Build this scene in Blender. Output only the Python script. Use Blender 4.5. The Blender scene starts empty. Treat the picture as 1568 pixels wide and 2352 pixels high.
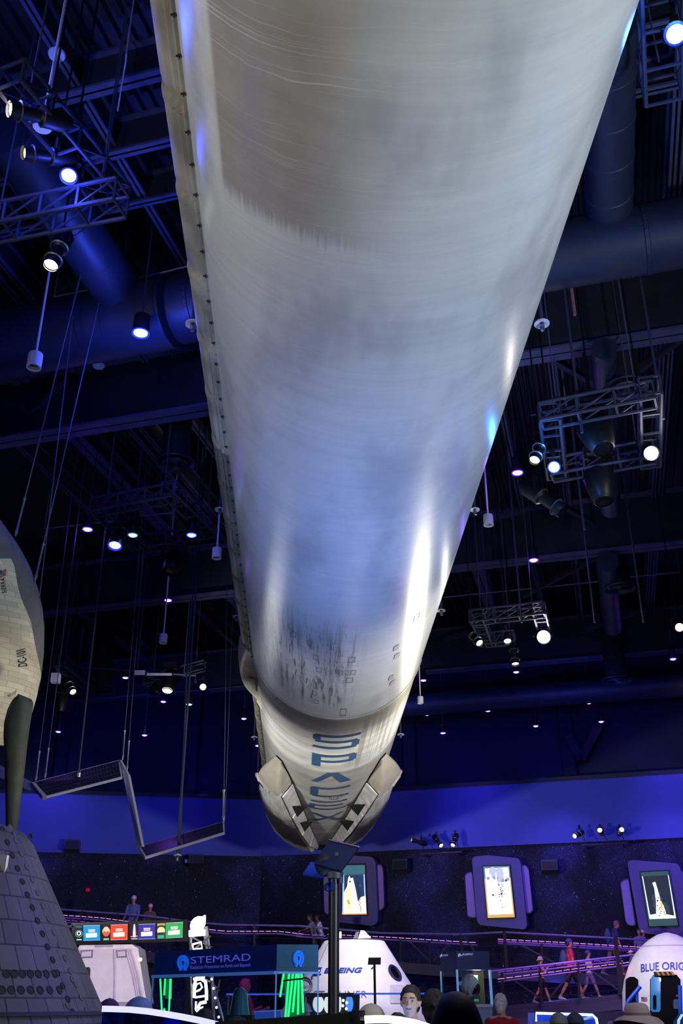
import bpy, bmesh, math, random
from mathutils import Vector, Matrix, Euler
random.seed(7)
S = bpy.context.scene
COL = S.collection
PI = math.pi
def rad(d): return d * PI / 180
# ------------------------------------------------------------------ camera, world, exposure, main lights
FPX = 2280.0
PITCH = math.atan(1124 / FPX)
CAM = Vector((0, 0, 1.62))
cd = bpy.data.cameras.new('camera'); cam = bpy.data.objects.new('camera', cd); COL.objects.link(cam)
cam.location = CAM; cam.rotation_euler = (PI / 2 + PITCH, 0, 0)
cd.sensor_fit = 'VERTICAL'; cd.sensor_height = 36; cd.lens = FPX / 2352 * 36; cd.clip_end = 300; cd.clip_start = 0.05
S.camera = cam
S.view_settings.view_transform = 'Standard'; S.view_settings.look = 'None'
S.view_settings.gamma = 1; S.view_settings.use_curve_mapping = False
S.view_settings.exposure = 0.0
S.cycles.adaptive_threshold = .03; S.cycles.max_bounces = 3; S.cycles.diffuse_bounces = 1; S.cycles.glossy_bounces = 1; S.cycles.transmission_bounces = 2; S.cycles.transparent_max_bounces = 8
W = bpy.data.worlds.new('dim_blue_hall'); S.world = W; W.use_nodes = True
W.node_tree.nodes['Background'].inputs[0].default_value = (0.05, 0.08, 0.60, 1)
W.node_tree.nodes['Background'].inputs[1].default_value = 0.07

FW = Vector((0, math.cos(PITCH), math.sin(PITCH))); UP = Vector((0, -math.sin(PITCH), math.cos(PITCH)))
def ray(px, py): return Vector((1, 0, 0)) * ((px - 784) / FPX) + FW + UP * ((1176 - py) / FPX)
def PY(px, py, Y):                       # sight line to the depth Y in the hall
    r = ray(px, py); return CAM + r * (Y / r.y)
def PZ(px, py, z):                       # sight line to the height z
    r = ray(px, py); return CAM + r * ((z - CAM.z) / r.z)
def PP(px, py, p, n):                    # sight line to a plane
    r = ray(px, py); return CAM + r * ((p - CAM).dot(n) / r.dot(n))

def spot(name, loc, target, energy, color, size=45, blend=.6, radius=.15):
    l = bpy.data.lights.new(name, 'SPOT'); l.energy = energy; l.color = color; l.spot_size = rad(size); l.spot_blend = blend; l.shadow_soft_size = radius
    o = bpy.data.objects.new(name, l); COL.objects.link(o); o.location = loc
    o.rotation_euler = (Vector(target) - Vector(loc)).to_track_quat('-Z', 'Y').to_euler(); return o
def area(name, loc, target, energy, color, sx, sy, spread=170):
    l = bpy.data.lights.new(name, 'AREA'); l.energy = energy; l.color = color; l.shape = 'RECTANGLE'; l.size = sx; l.size_y = sy; l.spread = rad(spread)
    o = bpy.data.objects.new(name, l); COL.objects.link(o); o.location = loc
    o.rotation_euler = (Vector(target) - Vector(loc)).to_track_quat('-Z', 'Y').to_euler(); return o
def point(name, loc, energy, color, radius=.2):
    l = bpy.data.lights.new(name, 'POINT'); l.energy = energy; l.color = color; l.shadow_soft_size = radius
    o = bpy.data.objects.new(name, l); COL.objects.link(o); o.location = loc; return o
WHITE = (1, .97, .9); COOL = (.80, .92, 1.0); BLUE = (.06, .10, 1); PURP = (.30, .12, 1); WARM = (1, .88, .6)
# unseen floods, added to wash the hanging booster from below and the sides
spot('flood_front_right', (8.5, 3.0, 3.4), (0.7, 9, 7.8), 2800, COOL, 100, .9, .5)
spot('flood_front_left', (-7.0, 2.5, 4.2), (0.2, 7, 7.8), 1250, WHITE, 100, .9, .4)
spot('flood_mid_right', (7.5, 14.5, 5.8), (.2, 17.5, 7.8), 2000, (1, .96, .86), 52, .9, .25)
spot('flood_back_right', (7.2, 29.8, 6.2), (.9, 18.0, 7.6), 2500, (1, .92, .66), 40, .9, .8)
spot('flood_mid_left', (-7.5, 14, 5.6), (-.4, 17.5, 7.8), 1900, (.92, .97, 1), 60, .9, .35)
spot('flood_back_left', (-6.4, 26.0, 6.4), (-.6, 12.5, 7.6), 200, (.95, .97, .95), 46, .9, 1.0)
spot('flood_ring', (-3.0, 12.5, 1.4), (0, 18.3, 7.0), 620, (.93, .93, 1), 36, 1, .4); spot('flood_ring', (3.4, 12.5, 1.4), (.2, 18.3, 7.0), 420, (.93, .93, 1), 36, 1, .4)  # added pair that lifts the white skin before the ring
spot('flood_tail_right', (5.5, 20, 4.0), (-.6, 26.5, 7), 3000, (1, 1, .97), 75, .9, .3)
spot('flood_tail_left', (-7.0, 20, 3.5), (-.9, 26.5, 7), 3400, (1, 1, .97), 75, .9, .3)
for q, e in (((0.6, 8.5, .9), 420), ((0.4, 11.3, .9), 980), ((0.1, 14.0, .9), 360)):
    spot('floor_blue_wash', q, (q[0], q[1] + .6, 7.4), e, (.18, .34, 1), 85, 1, .8)  # added spots in place of blue light bouncing off the floor
for q in ((-10, 13, 6.5), (9.5, 13, 6.5), (-10, 25, 6.5), (10, 25, 6.5)):  # unseen points added to brighten the beam undersides
    l = point('blue_house_light', q, 60, (.09, .14, 1), .6)

# ------------------------------------------------------------------ helpers: materials
def lin(c):
    return tuple(((v / 255) / 12.92 if v <= 10 else ((v / 255 + .055) / 1.055) ** 2.4) for v in c)
MATS = {}
def mat(name, rgb, rough=.5, metal=0., emit=None, es=0., noise=.12, nscale=6., bump=0., spec=.5, alpha=None):
    """rgb 0..255; a little procedural mottling on every surface"""
    if name in MATS: return MATS[name]
    m = bpy.data.materials.new(name); m.use_nodes = True; nt = m.node_tree; b = nt.nodes['Principled BSDF']
    c = lin(rgb)
    b.inputs['Base Color'].default_value = (*c, 1); b.inputs['Roughness'].default_value = rough; b.inputs['Metallic'].default_value = metal
    b.inputs['Specular IOR Level'].default_value = spec
    if noise > 0:
        tc = nt.nodes.new('ShaderNodeTexCoord'); nz = nt.nodes.new('ShaderNodeTexNoise'); nz.inputs['Scale'].default_value = nscale; nz.inputs['Detail'].default_value = 2
        nt.links.new(tc.outputs['Object'], nz.inputs['Vector'])
        mr = nt.nodes.new('ShaderNodeMapRange'); mr.inputs[1].default_value = .3; mr.inputs[2].default_value = .7; mr.inputs[3].default_value = 1 - noise; mr.inputs[4].default_value = 1 + noise
        nt.links.new(nz.outputs['Fac'], mr.inputs[0])
        mx = nt.nodes.new('ShaderNodeVectorMath'); mx.operation = 'SCALE'; mx.inputs[0].default_value = c; nt.links.new(mr.outputs[0], mx.inputs['Scale'])
        nt.links.new(mx.outputs[0], b.inputs['Base Color'])
        if bump:
            bp = nt.nodes.new('ShaderNodeBump'); bp.inputs['Strength'].default_value = bump; bp.inputs['Distance'].default_value = .02
            nt.links.new(nz.outputs['Fac'], bp.inputs['Height']); nt.links.new(bp.outputs[0], b.inputs['Normal'])
    if emit:
        b.inputs['Emission Color'].default_value = (*lin(emit), 1); b.inputs['Emission Strength'].default_value = es
        if es < 3: m.cycles.emission_sampling = 'NONE'
    MATS[name] = m; return m
def emis(name, rgb, s):
    return mat(name, (10, 10, 12), .4, 0, rgb, s, noise=0)
class N:
    """small arithmetic on shader sockets"""
    nt = None
    def __init__(s, sock): s.s = sock
    @staticmethod
    def m(op, *a, clamp=False):
        n = N.nt.nodes.new('ShaderNodeMath'); n.operation = op; n.use_clamp = clamp
        for i, v in enumerate(a):
            if isinstance(v, N): N.nt.links.new(v.s, n.inputs[i])
            else: n.inputs[i].default_value = v
        return N(n.outputs[0])
    def __add__(s, o): return N.m('ADD', s, o)
    def __radd__(s, o): return N.m('ADD', o, s)
    def __sub__(s, o): return N.m('SUBTRACT', s, o)
    def __rsub__(s, o): return N.m('SUBTRACT', o, s)
    def __mul__(s, o): return N.m('MULTIPLY', s, o)
    def __rmul__(s, o): return N.m('MULTIPLY', o, s)
    def __truediv__(s, o): return N.m('DIVIDE', s, o)
    def ss(s, a, b):                     # 0 at a, 1 at b
        n = N.nt.nodes.new('ShaderNodeMapRange'); n.interpolation_type = 'SMOOTHSTEP'
        lo, hi, f, t = (a, b, 0, 1) if a < b else (b, a, 1, 0)
        N.nt.links.new(s.s, n.inputs[0])
        for i, v in zip((1, 2, 3, 4), (lo, hi, f, t)): n.inputs[i].default_value = v
        return N(n.outputs[0])
    @staticmethod
    def noise(vec, scale=1., detail=4., rough=.55):
        n = N.nt.nodes.new('ShaderNodeTexNoise'); n.inputs['Scale'].default_value = scale; n.inputs['Detail'].default_value = detail; n.inputs['Roughness'].default_value = rough
        N.nt.links.new(vec, n.inputs['Vector']); return N(n.outputs['Fac'])
    @staticmethod
    def xyz(x, y, z):
        n = N.nt.nodes.new('ShaderNodeCombineXYZ')
        for i, v in enumerate((x, y, z)):
            if isinstance(v, N): N.nt.links.new(v.s, n.inputs[i])
            else: n.inputs[i].default_value = v
        return n.outputs[0]
    @staticmethod
    def mix(f, a, b):                    # a, b: colour tuples or sockets
        n = N.nt.nodes.new('ShaderNodeMix'); n.data_type = 'RGBA'
        if isinstance(f, N): N.nt.links.new(f.s, n.inputs[0])
        else: n.inputs[0].default_value = f
        for i, v in ((6, a), (7, b)):
            if isinstance(v, tuple): n.inputs[i].default_value = (*v, 1)
            else: N.nt.links.new(v, n.inputs[i])
        return n.outputs[2]
def newmat(name, rough=.5, spec=.5, metal=0):
    m = bpy.data.materials.new(name); m.use_nodes = True; N.nt = m.node_tree
    b = m.node_tree.nodes['Principled BSDF']; b.inputs['Roughness'].default_value = rough; b.inputs['Specular IOR Level'].default_value = spec; b.inputs['Metallic'].default_value = metal
    MATS[name] = m; return m, b
def glass(name, tint=(1, 1, 1), f=.1):
    m = bpy.data.materials.new(name); m.use_nodes = True; nt = m.node_tree; nt.nodes.remove(nt.nodes['Principled BSDF'])
    t = nt.nodes.new('ShaderNodeBsdfTransparent'); t.inputs[0].default_value = (*tint, 1)
    g = nt.nodes.new('ShaderNodeBsdfGlossy'); g.inputs['Roughness'].default_value = .05
    x = nt.nodes.new('ShaderNodeMixShader'); x.inputs[0].default_value = f
    nt.links.new(t.outputs[0], x.inputs[1]); nt.links.new(g.outputs[0], x.inputs[2]); nt.links.new(x.outputs[0], nt.nodes['Material Output'].inputs[0])
    MATS[name] = m; return m

# ------------------------------------------------------------------ helpers: meshes
class MB:
    def __init__(s): s.v = []; s.f = []; s.mi = []; s.uv = None; s.m = 0
    def add(s, vs, fs):
        o = len(s.v); s.v += [Vector(v) for v in vs]; s.f += [tuple(i + o for i in f) for f in fs]; s.mi += [s.m] * len(fs); return s
    def mat(s, i): s.m = i; return s
    def box(s, c, d, rot=None):
        c = Vector(c); h = [x / 2 for x in d]; M = rot if rot else Matrix.Identity(3)
        vs = [c + M @ Vector((sx * h[0], sy * h[1], sz * h[2])) for sx in (-1, 1) for sy in (-1, 1) for sz in (-1, 1)]
        return s.add(vs, [(0, 1, 3, 2), (4, 6, 7, 5), (0, 4, 5, 1), (2, 3, 7, 6), (0, 2, 6, 4), (1, 5, 7, 3)])
    def bar(s, a, b, w, h=None):         # square bar from a to b
        a = Vector(a); b = Vector(b); d = (b - a); L = d.length; R = d.to_track_quat('Y', 'Z').to_matrix()
        return s.box((a + b) / 2, (w, L, h or w), R)
    def tube(s, pts, r, n=10, cap=True):
        pts = [Vector(p) for p in pts]; rs = r if isinstance(r, (list, tuple)) else [r] * len(pts)
        vs = []; fs = []; k = len(pts); q = None
        for i, p in enumerate(pts):
            d = (pts[min(i + 1, k - 1)] - pts[max(i - 1, 0)]).normalized()
            a = d.cross(Vector((0, 0, 1)) if abs(d.z) < .9 else Vector((1, 0, 0))).normalized() if q is None else (q - d * q.dot(d)).normalized()
            q = a; b = d.cross(a)
            vs += [p + (a * math.cos(2 * PI * j / n) + b * math.sin(2 * PI * j / n)) * rs[i] for j in range(n)]
        for i in range(k - 1):
            fs += [(i * n + j, i * n + (j + 1) % n, (i + 1) * n + (j + 1) % n, (i + 1) * n + j) for j in range(n)]
        if cap: fs += [tuple(range(n - 1, -1, -1)), tuple((k - 1) * n + j for j in range(n))]
        return s.add(vs, fs)
    def lathe(s, c, prof, n=24, axis=None, cap=False):   # prof: (r, h) along axis
        c = Vector(c); R = (Vector(axis).to_track_quat('Z', 'Y').to_matrix() if axis else Matrix.Identity(3)); vs = []; fs = []
        for r, h in prof: vs += [c + R @ Vector((r * math.cos(2 * PI * j / n), r * math.sin(2 * PI * j / n), h)) for j in range(n)]
        k = len(prof)
        for i in range(k - 1): fs += [(i * n + j, i * n + (j + 1) % n, (i + 1) * n + (j + 1) % n, (i + 1) * n + j) for j in range(n)]
        if cap: fs += [tuple(range(n - 1, -1, -1)), tuple((k - 1) * n + j for j in range(n))]
        return s.add(vs, fs)
    def ball(s, c, r, nu=14, nv=9, M=None):
        c = Vector(c); r = r if isinstance(r, (tuple, list)) else (r, r, r); vs = []; fs = []; M = M or Matrix.Identity(3)
        for i in range(nv + 1):
            t = PI * (i + .0) / nv
            for j in range(nu):
                a = 2 * PI * j / nu
                vs.append(c + M @ Vector((r[0] * math.sin(t) * math.cos(a), r[1] * math.sin(t) * math.sin(a), r[2] * math.cos(t))))
        for i in range(nv): fs += [(i * nu + j, (i + 1) * nu + j, (i + 1) * nu + (j + 1) % nu, i * nu + (j + 1) % nu) for j in range(nu)]
        return s.add(vs, fs)
    def limb(s, a, b, r0, r1, n=12):      # tapered capsule
        a = Vector(a); b = Vector(b); d = (b - a).normalized(); pts = []; rs = []
        for k in range(5):
            t = PI / 2 * k / 4; pts.append(a - d * r0 * math.cos(t)); rs.append(max(r0 * math.sin(t), .0005))
        for k in range(5):
            t = PI / 2 * k / 4; pts.append(b + d * r1 * math.sin(t)); rs.append(max(r1 * math.cos(t), .0005))
        return s.tube(pts, rs, n)
    def prism(s, pts, n):                # closed outline extruded by vector n
        k = len(pts); n = Vector(n); pts = [Vector(p) for p in pts]
        return s.add(pts + [p + n for p in pts], [tuple(range(k)), tuple(range(2 * k - 1, k - 1, -1))] + [(i, i + k, (i + 1) % k + k, (i + 1) % k) for i in range(k)])
    def grid(s, fn, nu, nv, u0=0., u1=1., v0=0., v1=1.):
        vs = [fn(u0 + (u1 - u0) * i / nu, v0 + (v1 - v0) * j / nv) for i in range(nu + 1) for j in range(nv + 1)]
        return s.add(vs, [(i * (nv + 1) + j, (i + 1) * (nv + 1) + j, (i + 1) * (nv + 1) + j + 1, i * (nv + 1) + j + 1) for i in range(nu) for j in range(nv)])
ORG = {}
def finish(name, me, mats, parent, smooth, org=None):
    for m in (mats if isinstance(mats, (list, tuple)) else [mats]): me.materials.append(m)
    o = bpy.data.objects.new(name, me); COL.objects.link(o)
    if smooth:
        bm = bmesh.new(); bm.from_mesh(me); th = rad(smooth if smooth is not True else 40)
        for e in bm.edges: e.smooth = not (len(e.link_faces) == 2 and e.calc_face_angle(0) > th)
        for f in bm.faces: f.smooth = True
        bm.to_mesh(me); bm.free()
    return o
def obj(name, mb, mats, parent=None, smooth=False, local=False, org=None, fixn=True):
    """one mesh object; vertices are hall coordinates unless local"""
    if parent is not None: o0 = Vector((0, 0, 0)) if local else ORG[parent.name]
    elif local: o0 = Vector((0, 0, 0))
    else:
        zs = min(v.z for v in mb.v); k = len(mb.v); o0 = Vector(org) if org is not None else Vector((sum(v.x for v in mb.v) / k, sum(v.y for v in mb.v) / k, zs))
    me = bpy.data.meshes.new(name); me.from_pydata([v - o0 for v in mb.v], [], mb.f); me.update()
    if mb.mi and max(mb.mi) > 0: me.polygons.foreach_set('material_index', mb.mi)
    if mb.uv:
        uvl = me.uv_layers.new(name='UVMap')
        for l in me.loops: uvl.data[l.index].uv = mb.uv[l.vertex_index]
    if fixn:
        bm = bmesh.new(); bm.from_mesh(me); bmesh.ops.recalc_face_normals(bm, faces=bm.faces); bm.to_mesh(me); bm.free()
    o = finish(name, me, mats, parent, smooth)
    if parent is not None: o.parent = parent
    else: o.location = o0
    ORG[o.name] = o0
    return o
def tag(o, label, cat, group=None, kind=None):
    if label: o['label'] = label
    if cat: o['category'] = cat
    if group: o['group'] = group
    if kind: o['kind'] = kind
    return o
def thing(name, label, cat, loc=(0, 0, 0), group=None, kind=None):
    o = bpy.data.objects.new(name, None); COL.objects.link(o); o.location = loc; o.empty_display_size = .2; ORG[o.name] = Vector(loc)
    return tag(o, label, cat, group, kind)
def struct(name, mb, m, **k):
    o = obj(name, mb, m, **k); o['kind'] = 'structure'; return o
_fc = {}
def glyphs(s, shear=0., bold=0.):        # outline of a word: 2-D vertices (x 0..w, y) and faces
    key = (s, shear, bold)
    if key in _fc: return _fc[key]
    c = bpy.data.curves.new('t', 'FONT'); c.body = s; c.shear = shear; c.offset = bold; c.resolution_u = 4; c.size = 1; c.fill_mode = 'FRONT'
    o = bpy.data.objects.new('t', c); COL.objects.link(o); dg = bpy.context.evaluated_depsgraph_get(); dg.update()
    me = bpy.data.meshes.new_from_object(o.evaluated_get(dg)); vs = [tuple(v.co) for v in me.vertices]; fs = [tuple(p.vertices) for p in me.polygons]
    bpy.data.objects.remove(o); bpy.data.curves.remove(c); bpy.data.meshes.remove(me)
    x0 = min(v[0] for v in vs); x1 = max(v[0] for v in vs); y1 = max(v[1] for v in vs); y0 = min(min(v[1] for v in vs), 0)
    vs = [((v[0] - x0) / (x1 - x0), v[1] / y1) for v in vs]
    _fc[key] = (vs, fs); return _fc[key]
def lettering(name, s, fn, m, parent, shear=0., bold=0.):   # fn(u 0..1, v 0..1) -> hall point
    vs, fs = glyphs(s, shear, bold); mb = MB(); mb.add([fn(u, v) for u, v in vs], fs)
    return obj(name, mb, m, parent, fixn=False)
def loop_rounded(pts, r, n=4):           # round the corners of a planar outline
    out = []; k = len(pts); pts = [Vector(p) for p in pts]
    for i in range(k):
        p = pts[i]; a = (pts[i - 1] - p); b = (pts[(i + 1) % k] - p); q = min(r, a.length * .45, b.length * .45)
        A = p + a.normalized() * q; B = p + b.normalized() * q
        for j in range(n + 1):
            t = j / n; out.append(A * (1 - t) ** 2 + p * 2 * t * (1 - t) + B * t * t)
    return out

# ------------------------------------------------------------------ the setting
U = Vector((math.sin(rad(14.3)), math.cos(rad(14.3)), 0))       # joists run this way
V = Vector((math.cos(rad(16.2)), -math.sin(rad(16.2)), 0))      # beams run this way
zb, zt, zc = 6.593, 8.71, 14.3
CO = PY(600, 1968, 40); CO.z = 0                                 # bend of the back wall
WL = PZ(70, 1958, zb); WL.z = 0; WR = PZ(1568, 1925, zb); WR.z = 0
dl = (WL - CO).normalized(); dr = (WR - CO).normalized()
WL = CO + dl * 20; WR = CO + dr * 26
nR = Vector((dr.y, -dr.x, 0)); nL = Vector((-dl.y, dl.x, 0))    # towards the hall
if nR.y > 0: nR = -nR
if nL.y > 0: nL = -nL
def zz(p, z): return Vector((p.x, p.y, z))
def slab(mb, a, b, z0, z1, n, t):
    q = [zz(a, z0), zz(b, z0), zz(b, z1), zz(a, z1)]; mb.prism(q, -n * t)
# star-printed lower wall
m, b = newmat('star_print', .75, .2)
tc = m.node_tree.nodes.new('ShaderNodeTexCoord'); ob = tc.outputs['Object']
st = N.noise(ob, 26, 2, .5).ss(.67, .74); cl = N.noise(ob, .35, 3).ss(.42, .66); st2 = N.noise(ob, 13, 1, .5).ss(.755, .79)
sp = N.noise(ob, 55, 1).ss(.66, .74)
base = N.mix(cl, lin((26, 22, 42)), lin((40, 42, 92)))
base = N.mix((st + sp * .6) * (cl * .7 + .25), base, lin((190, 190, 255))); base = N.mix(st2 * .8, base, lin((220, 220, 255)))
m.node_tree.links.new(base, b.inputs['Base Color'])
m_band = mat('blue_wall_paint', (62, 72, 170), .7, noise=.05, nscale=2)
m_up = mat('dark_blue_wall_paint', (20, 23, 64), .8, noise=.15)
m_black = mat('black_paint', (17, 18, 24), .6)
m_steel = mat('dark_painted_steel', (46, 48, 70), .6, noise=.2, nscale=3)
m_beam = mat('beam_paint', (70, 74, 106), .6, noise=.2, nscale=3)  # lighter than the other steel, in place of light from below
m_web = mat('beam_web_paint', (30, 33, 46), .7, noise=.2, nscale=3)  # web kept dark: shade painted into the colour
m_deck = mat('painted_roof_deck', (34, 36, 50), .6, noise=.3, nscale=2)
m_floor = mat('grey_carpet', (40, 42, 55), .9, noise=.3, nscale=20)
mb = MB(); slab(mb, CO, WR, 0, zb, nR, .3); struct('wall_back_right', mb, MATS['star_print'])
mb = MB(); slab(mb, WL, CO, 0, zb, nL, .3); struct('wall_back_left', mb, MATS['star_print'])
mb = MB(); q = nR * .12; slab(mb, CO + q, WR + q, zb, zt, nR, .42); slab(mb, WL + nL * .12, CO + nL * .12, zb, zt, nL, .42); struct('trim_1', mb, m_band)
mb = MB(); slab(mb, CO - nR * 1.2, WR - nR * 1.2, zt - .3, zc, nR, .3); slab(mb, WL - nL * 1.2, CO - nL * 1.2, zt - .3, zc, nL, .3); struct('wall_upper', mb, m_up)
mb = MB(); slab(mb, CO, WR, zt, zt + .18, nR, .25); slab(mb, WL, CO, zt, zt + .18, nL, .25); struct('trim_2', mb, m_black)
mb = MB(); mb.box((0, 18, -.1), (70, 62, .2)); struct('floor', mb, m_floor)
mb = MB(); mb.box((-24, 16, zc / 2), (.3, 56, zc)); struct('wall_left', mb, m_up)
mb = MB(); mb.box((26, 16, zc / 2), (.3, 56, zc)); struct('wall_right', mb, m_up)
# corrugated roof deck: ribs along U
mb = MB(); n = 300; pitch = .22
prof = []
for i in range(n):
    x = -33 + i * pitch; prof += [(x, zc), (x + .09, zc), (x + .12, zc + .09), (x + .19, zc + .09)]
c0 = Vector((0, 0, 0))
vs = []; K = 31
for x, z in prof:
    for k in range(K + 1):
        a = V * x + U * (-14 + 62 * k / K); vs.append(Vector((a.x, a.y, z)))
mb.add(vs, [(i * (K + 1) + k, (i + 1) * (K + 1) + k, (i + 1) * (K + 1) + k + 1, i * (K + 1) + k + 1) for i in range(len(prof) - 1) for k in range(K)])
struct('ceiling', mb, m_deck)
# steel frame under the deck, part of the building
kt = 3
def beam(p, d, L0, L1, bf, hh, tf=.05):
    global kt
    mb = MB(); d = Vector(d).normalized(); s = Vector((d.y, -d.x, 0)); R = Matrix((s, d, Vector((0, 0, 1)))).transposed()
    c = Vector(p) + d * (L0 + L1) / 2; L = L1 - L0
    mb.box(c + Vector((0, 0, tf / 2)), (bf, L, tf), R); mb.box(c + Vector((0, 0, hh)), (bf, L, tf), R); mb.mat(1).box(c + Vector((0, 0, hh / 2)), (.03, L, hh), R)
    o = struct('trim_%d' % kt, mb, [m_beam, m_web]); kt += 1; return o
for px, py in ((1380, 797), (1302, 1280), (1274, 1521)):
    beam(PZ(px, py, 12), V, -22, 20, .42, 1.5)
beam(PZ(380, 170, 13.2), V, -20, 20, .2, .7)
beam(PZ(380, 330, 13.2), V, -20, 20, .16, .7)
beam(PZ(500, 430, 13.3), V, -20, 20, .14, .6)
for px, py, w in ((230, 1065, .4), (340, 840, .14), (290, 390, .14), (100, 720, .12), (420, 1130, .12), (1300, 1150, .12), (1500, 1150, .12), (200, 1420, .25), (1120, 1380, .35), (1200, 1180, .12), (60, 330, .1), (1555, 600, .12), (1250, 660, .16), (470, 1420, .12)):
    beam(PZ(px, py, 13.4), U, -16, 30, w, .5)
# web bracing of the roof trusses
def brace(a, c, w=.12):
    global kt
    mb = MB(); mb.bar(a, c, w); struct('trim_%d' % kt, mb, m_steel); kt += 1
for a, c in (((60, 960), (150, 870)), ((1240, 810), (1400, 900)), ((1400, 900), (1560, 780)), ((1250, 1140), (1420, 1230)), ((1130, 1190), (1260, 1160)), ((1200, 1370), (1370, 1280)), ((1020, 1470), (1180, 1420)), ((230, 1350), (120, 1400)), ((1340, 1450), (1480, 1400))):
    brace(PZ(*a, 12.6), PZ(*c, 13.1))
# columns and braces in the dark upper wall
for px in (440, 590, 940, 1305, 140):
    p = PP(px, 1760, CO - nR * 1.0, nR) if px > 600 else PP(px, 1760, CO - nL * 1.0, nL)
    mb = MB(); mb.box((p.x, p.y, (zt + zc) / 2), (.45, .3, zc - zt)); struct('trim_%d' % kt, mb, m_up); kt += 1
for a, c in (((1335, 1745), (1375, 1670)), ((1305, 1690), (1335, 1745))):
    mb = MB(); mb.bar(PP(*a, CO - nR * .8, nR), PP(*c, CO - nR * .8, nR), .3); struct('trim_%d' % kt, mb, m_up); kt += 1
# ------------------------------------------------------------------ the hanging rocket booster
BD = Vector((-0.03895178, 0.99891738, -0.02543287)); BQ = Vector((0.6798342, 0.21567715, 9.04987049)); BR = 1.83
bx = BD.cross(Vector((0, 0, 1))).normalized(); bz = bx.cross(BD).normalized()
BM = Matrix(((bx.x, BD.x, bz.x, BQ.x), (bx.y, BD.y, bz.y, BQ.y), (bx.z, BD.z, bz.z, BQ.z), (0, 0, 0, 1)))
def bp(t, a, R=BR):                      # t metres along, a degrees from the belly (+ right)
    return Vector((R * math.sin(rad(a)), t, -R * math.cos(rad(a))))
# soot, scrubbing and wash marks on the white paint
m, b = newmat('sooty_white_paint', .34, .45)
tc = m.node_tree.nodes.new('ShaderNodeTexCoord'); sx = m.node_tree.nodes.new('ShaderNodeSeparateXYZ'); m.node_tree.links.new(tc.outputs['Object'], sx.inputs[0])
x, t, z = (N(sx.outputs[i]) for i in range(3))
an = N.m('ARCTAN2', x, z * -1.) * (180 / PI)
streak = N.noise(N.xyz(an * .012, t * 9., 0), 1, 4, .7)           # round the tube
streak2 = N.noise(N.xyz(an * .03, t * 2.2, 3), 1, 3, .6)
run = N.noise(N.xyz(an * .28, t * .22, 5), 1, 4, .65)             # along the tube
blot = N.noise(tc.outputs['Object'], 1.1, 3, .6)
jag = N.noise(N.xyz(an * .9, t * .5, 1), 1, 4, .6)
col = N.mix((streak - .5) * 1.0 + (streak2 - .5) * .8 + .3, lin((212, 215, 216)), lin((180, 183, 186)))
# grey film left on the near flank
edge = N.m('ADD', t, (jag - .5) * .55)
film = edge.ss(6.22, 6.0) * an.ss(-52.5, -50.5) * an.ss(6, -30)
film2 = an.ss(-74, -60) * an.ss(-57, -63) * (edge + (run - .5) * 3.).ss(6.6, 5.6)
col = N.mix(film * (.55 + streak2 * .5) + film2 * .35, col, lin((146, 139, 134)))
# pale scoured line beside it
pale = N.m('ADD', an, (jag - .5) * 4.).ss(-58, -55.5) * N.m('ADD', an, (jag - .5) * 2.).ss(-51, -53.5) * t.ss(7.2, 4.8)
col = N.mix(pale * .55, col, lin((232, 230, 226)))
swirl = N.m('ADD', t * 5.5, N.m('ADD', an * .018, (blot - .5) * 1.2))
fine = N.noise(N.xyz(an * .006, swirl * 9., 9), 1, 3, .6).ss(.58, .68) * t.ss(10.5, 5)
col = N.mix(fine * an.ss(40, 0) * .42, col, lin((236, 236, 232)))
# broad soft smudges
sm = N.noise(N.xyz(an * .035, t * .45, 2), 1, 4, .55).ss(.46, .7) * t.ss(20.2, 18)
col = N.mix(sm * .5, col, lin((138, 140, 152)))
# vertical runs of soot before the ring
zone = t.ss(13.6, 16.2) * t.ss(19.2, 18.2) * an.ss(-62, -45) * an.ss(14, -8)
col = N.mix(run.ss(.46, .66) * zone * .8, col, lin((80, 78, 80)))
spotty = N.noise(N.xyz(an * .45, t * 1.0, 7), 1, 4, .7).ss(.53, .62)
col = N.mix(spotty * zone * .75, col, lin((66, 64, 64)))
# the sooty tail behind the ring
tail = N.m('ADD', t, (streak - .5) * .1).ss(19.60, 19.72)
tcol = N.mix((streak2 - .5) * 2.2 + .35, lin((210, 208, 200)), lin((150, 146, 136)))
ring = t.ss(21.0, 20.0)
tcol = N.mix(ring * .72, tcol, lin((82, 79, 74)))
band2 = t.ss(24.2, 24.45) * t.ss(29, 25.5)
tcol = N.mix(band2 * .55, tcol, lin((120, 113, 104)))
drip = N.noise(N.xyz(an * .22, t * .06, 8), 1, 2, .5).ss(.46, .52) * an.ss(8, 22) * N.m('ADD', t, (run - .5) * 3).ss(24.6, 23.2)
tcol = N.mix(drip * .6, tcol, lin((122, 115, 104)))
soot = t.ss(26, 33) * blot.ss(.35, .65)
tcol = N.mix(soot * .4, tcol, lin((128, 120, 122)))
left = an.ss(-50, -66) * t.ss(19.6, 21); tcol = N.mix(left * .45, tcol, lin((84, 80, 74)))
col = N.mix(tail, col, tcol)
m.node_tree.links.new(col, b.inputs['Base Color'])
rg = N.m('ADD', .30, tail * .22 + (streak - .5) * .15); m.node_tree.links.new(rg.s, b.inputs['Roughness'])
bmp = m.node_tree.nodes.new('ShaderNodeBump'); bmp.inputs['Strength'].default_value = .10; bmp.inputs['Distance'].default_value = .01
m.node_tree.links.new(streak2.s, bmp.inputs['Height']); m.node_tree.links.new(bmp.outputs[0], b.inputs['Normal'])
m_boost = m
m_race = mat('sooty_grey_cover', (150, 146, 132), .55, noise=.35, nscale=2.5)
m_dark = mat('soot_black', (34, 32, 30), .7)
m_leg, b = newmat('scorched_white_leg', .5, .4)
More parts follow.
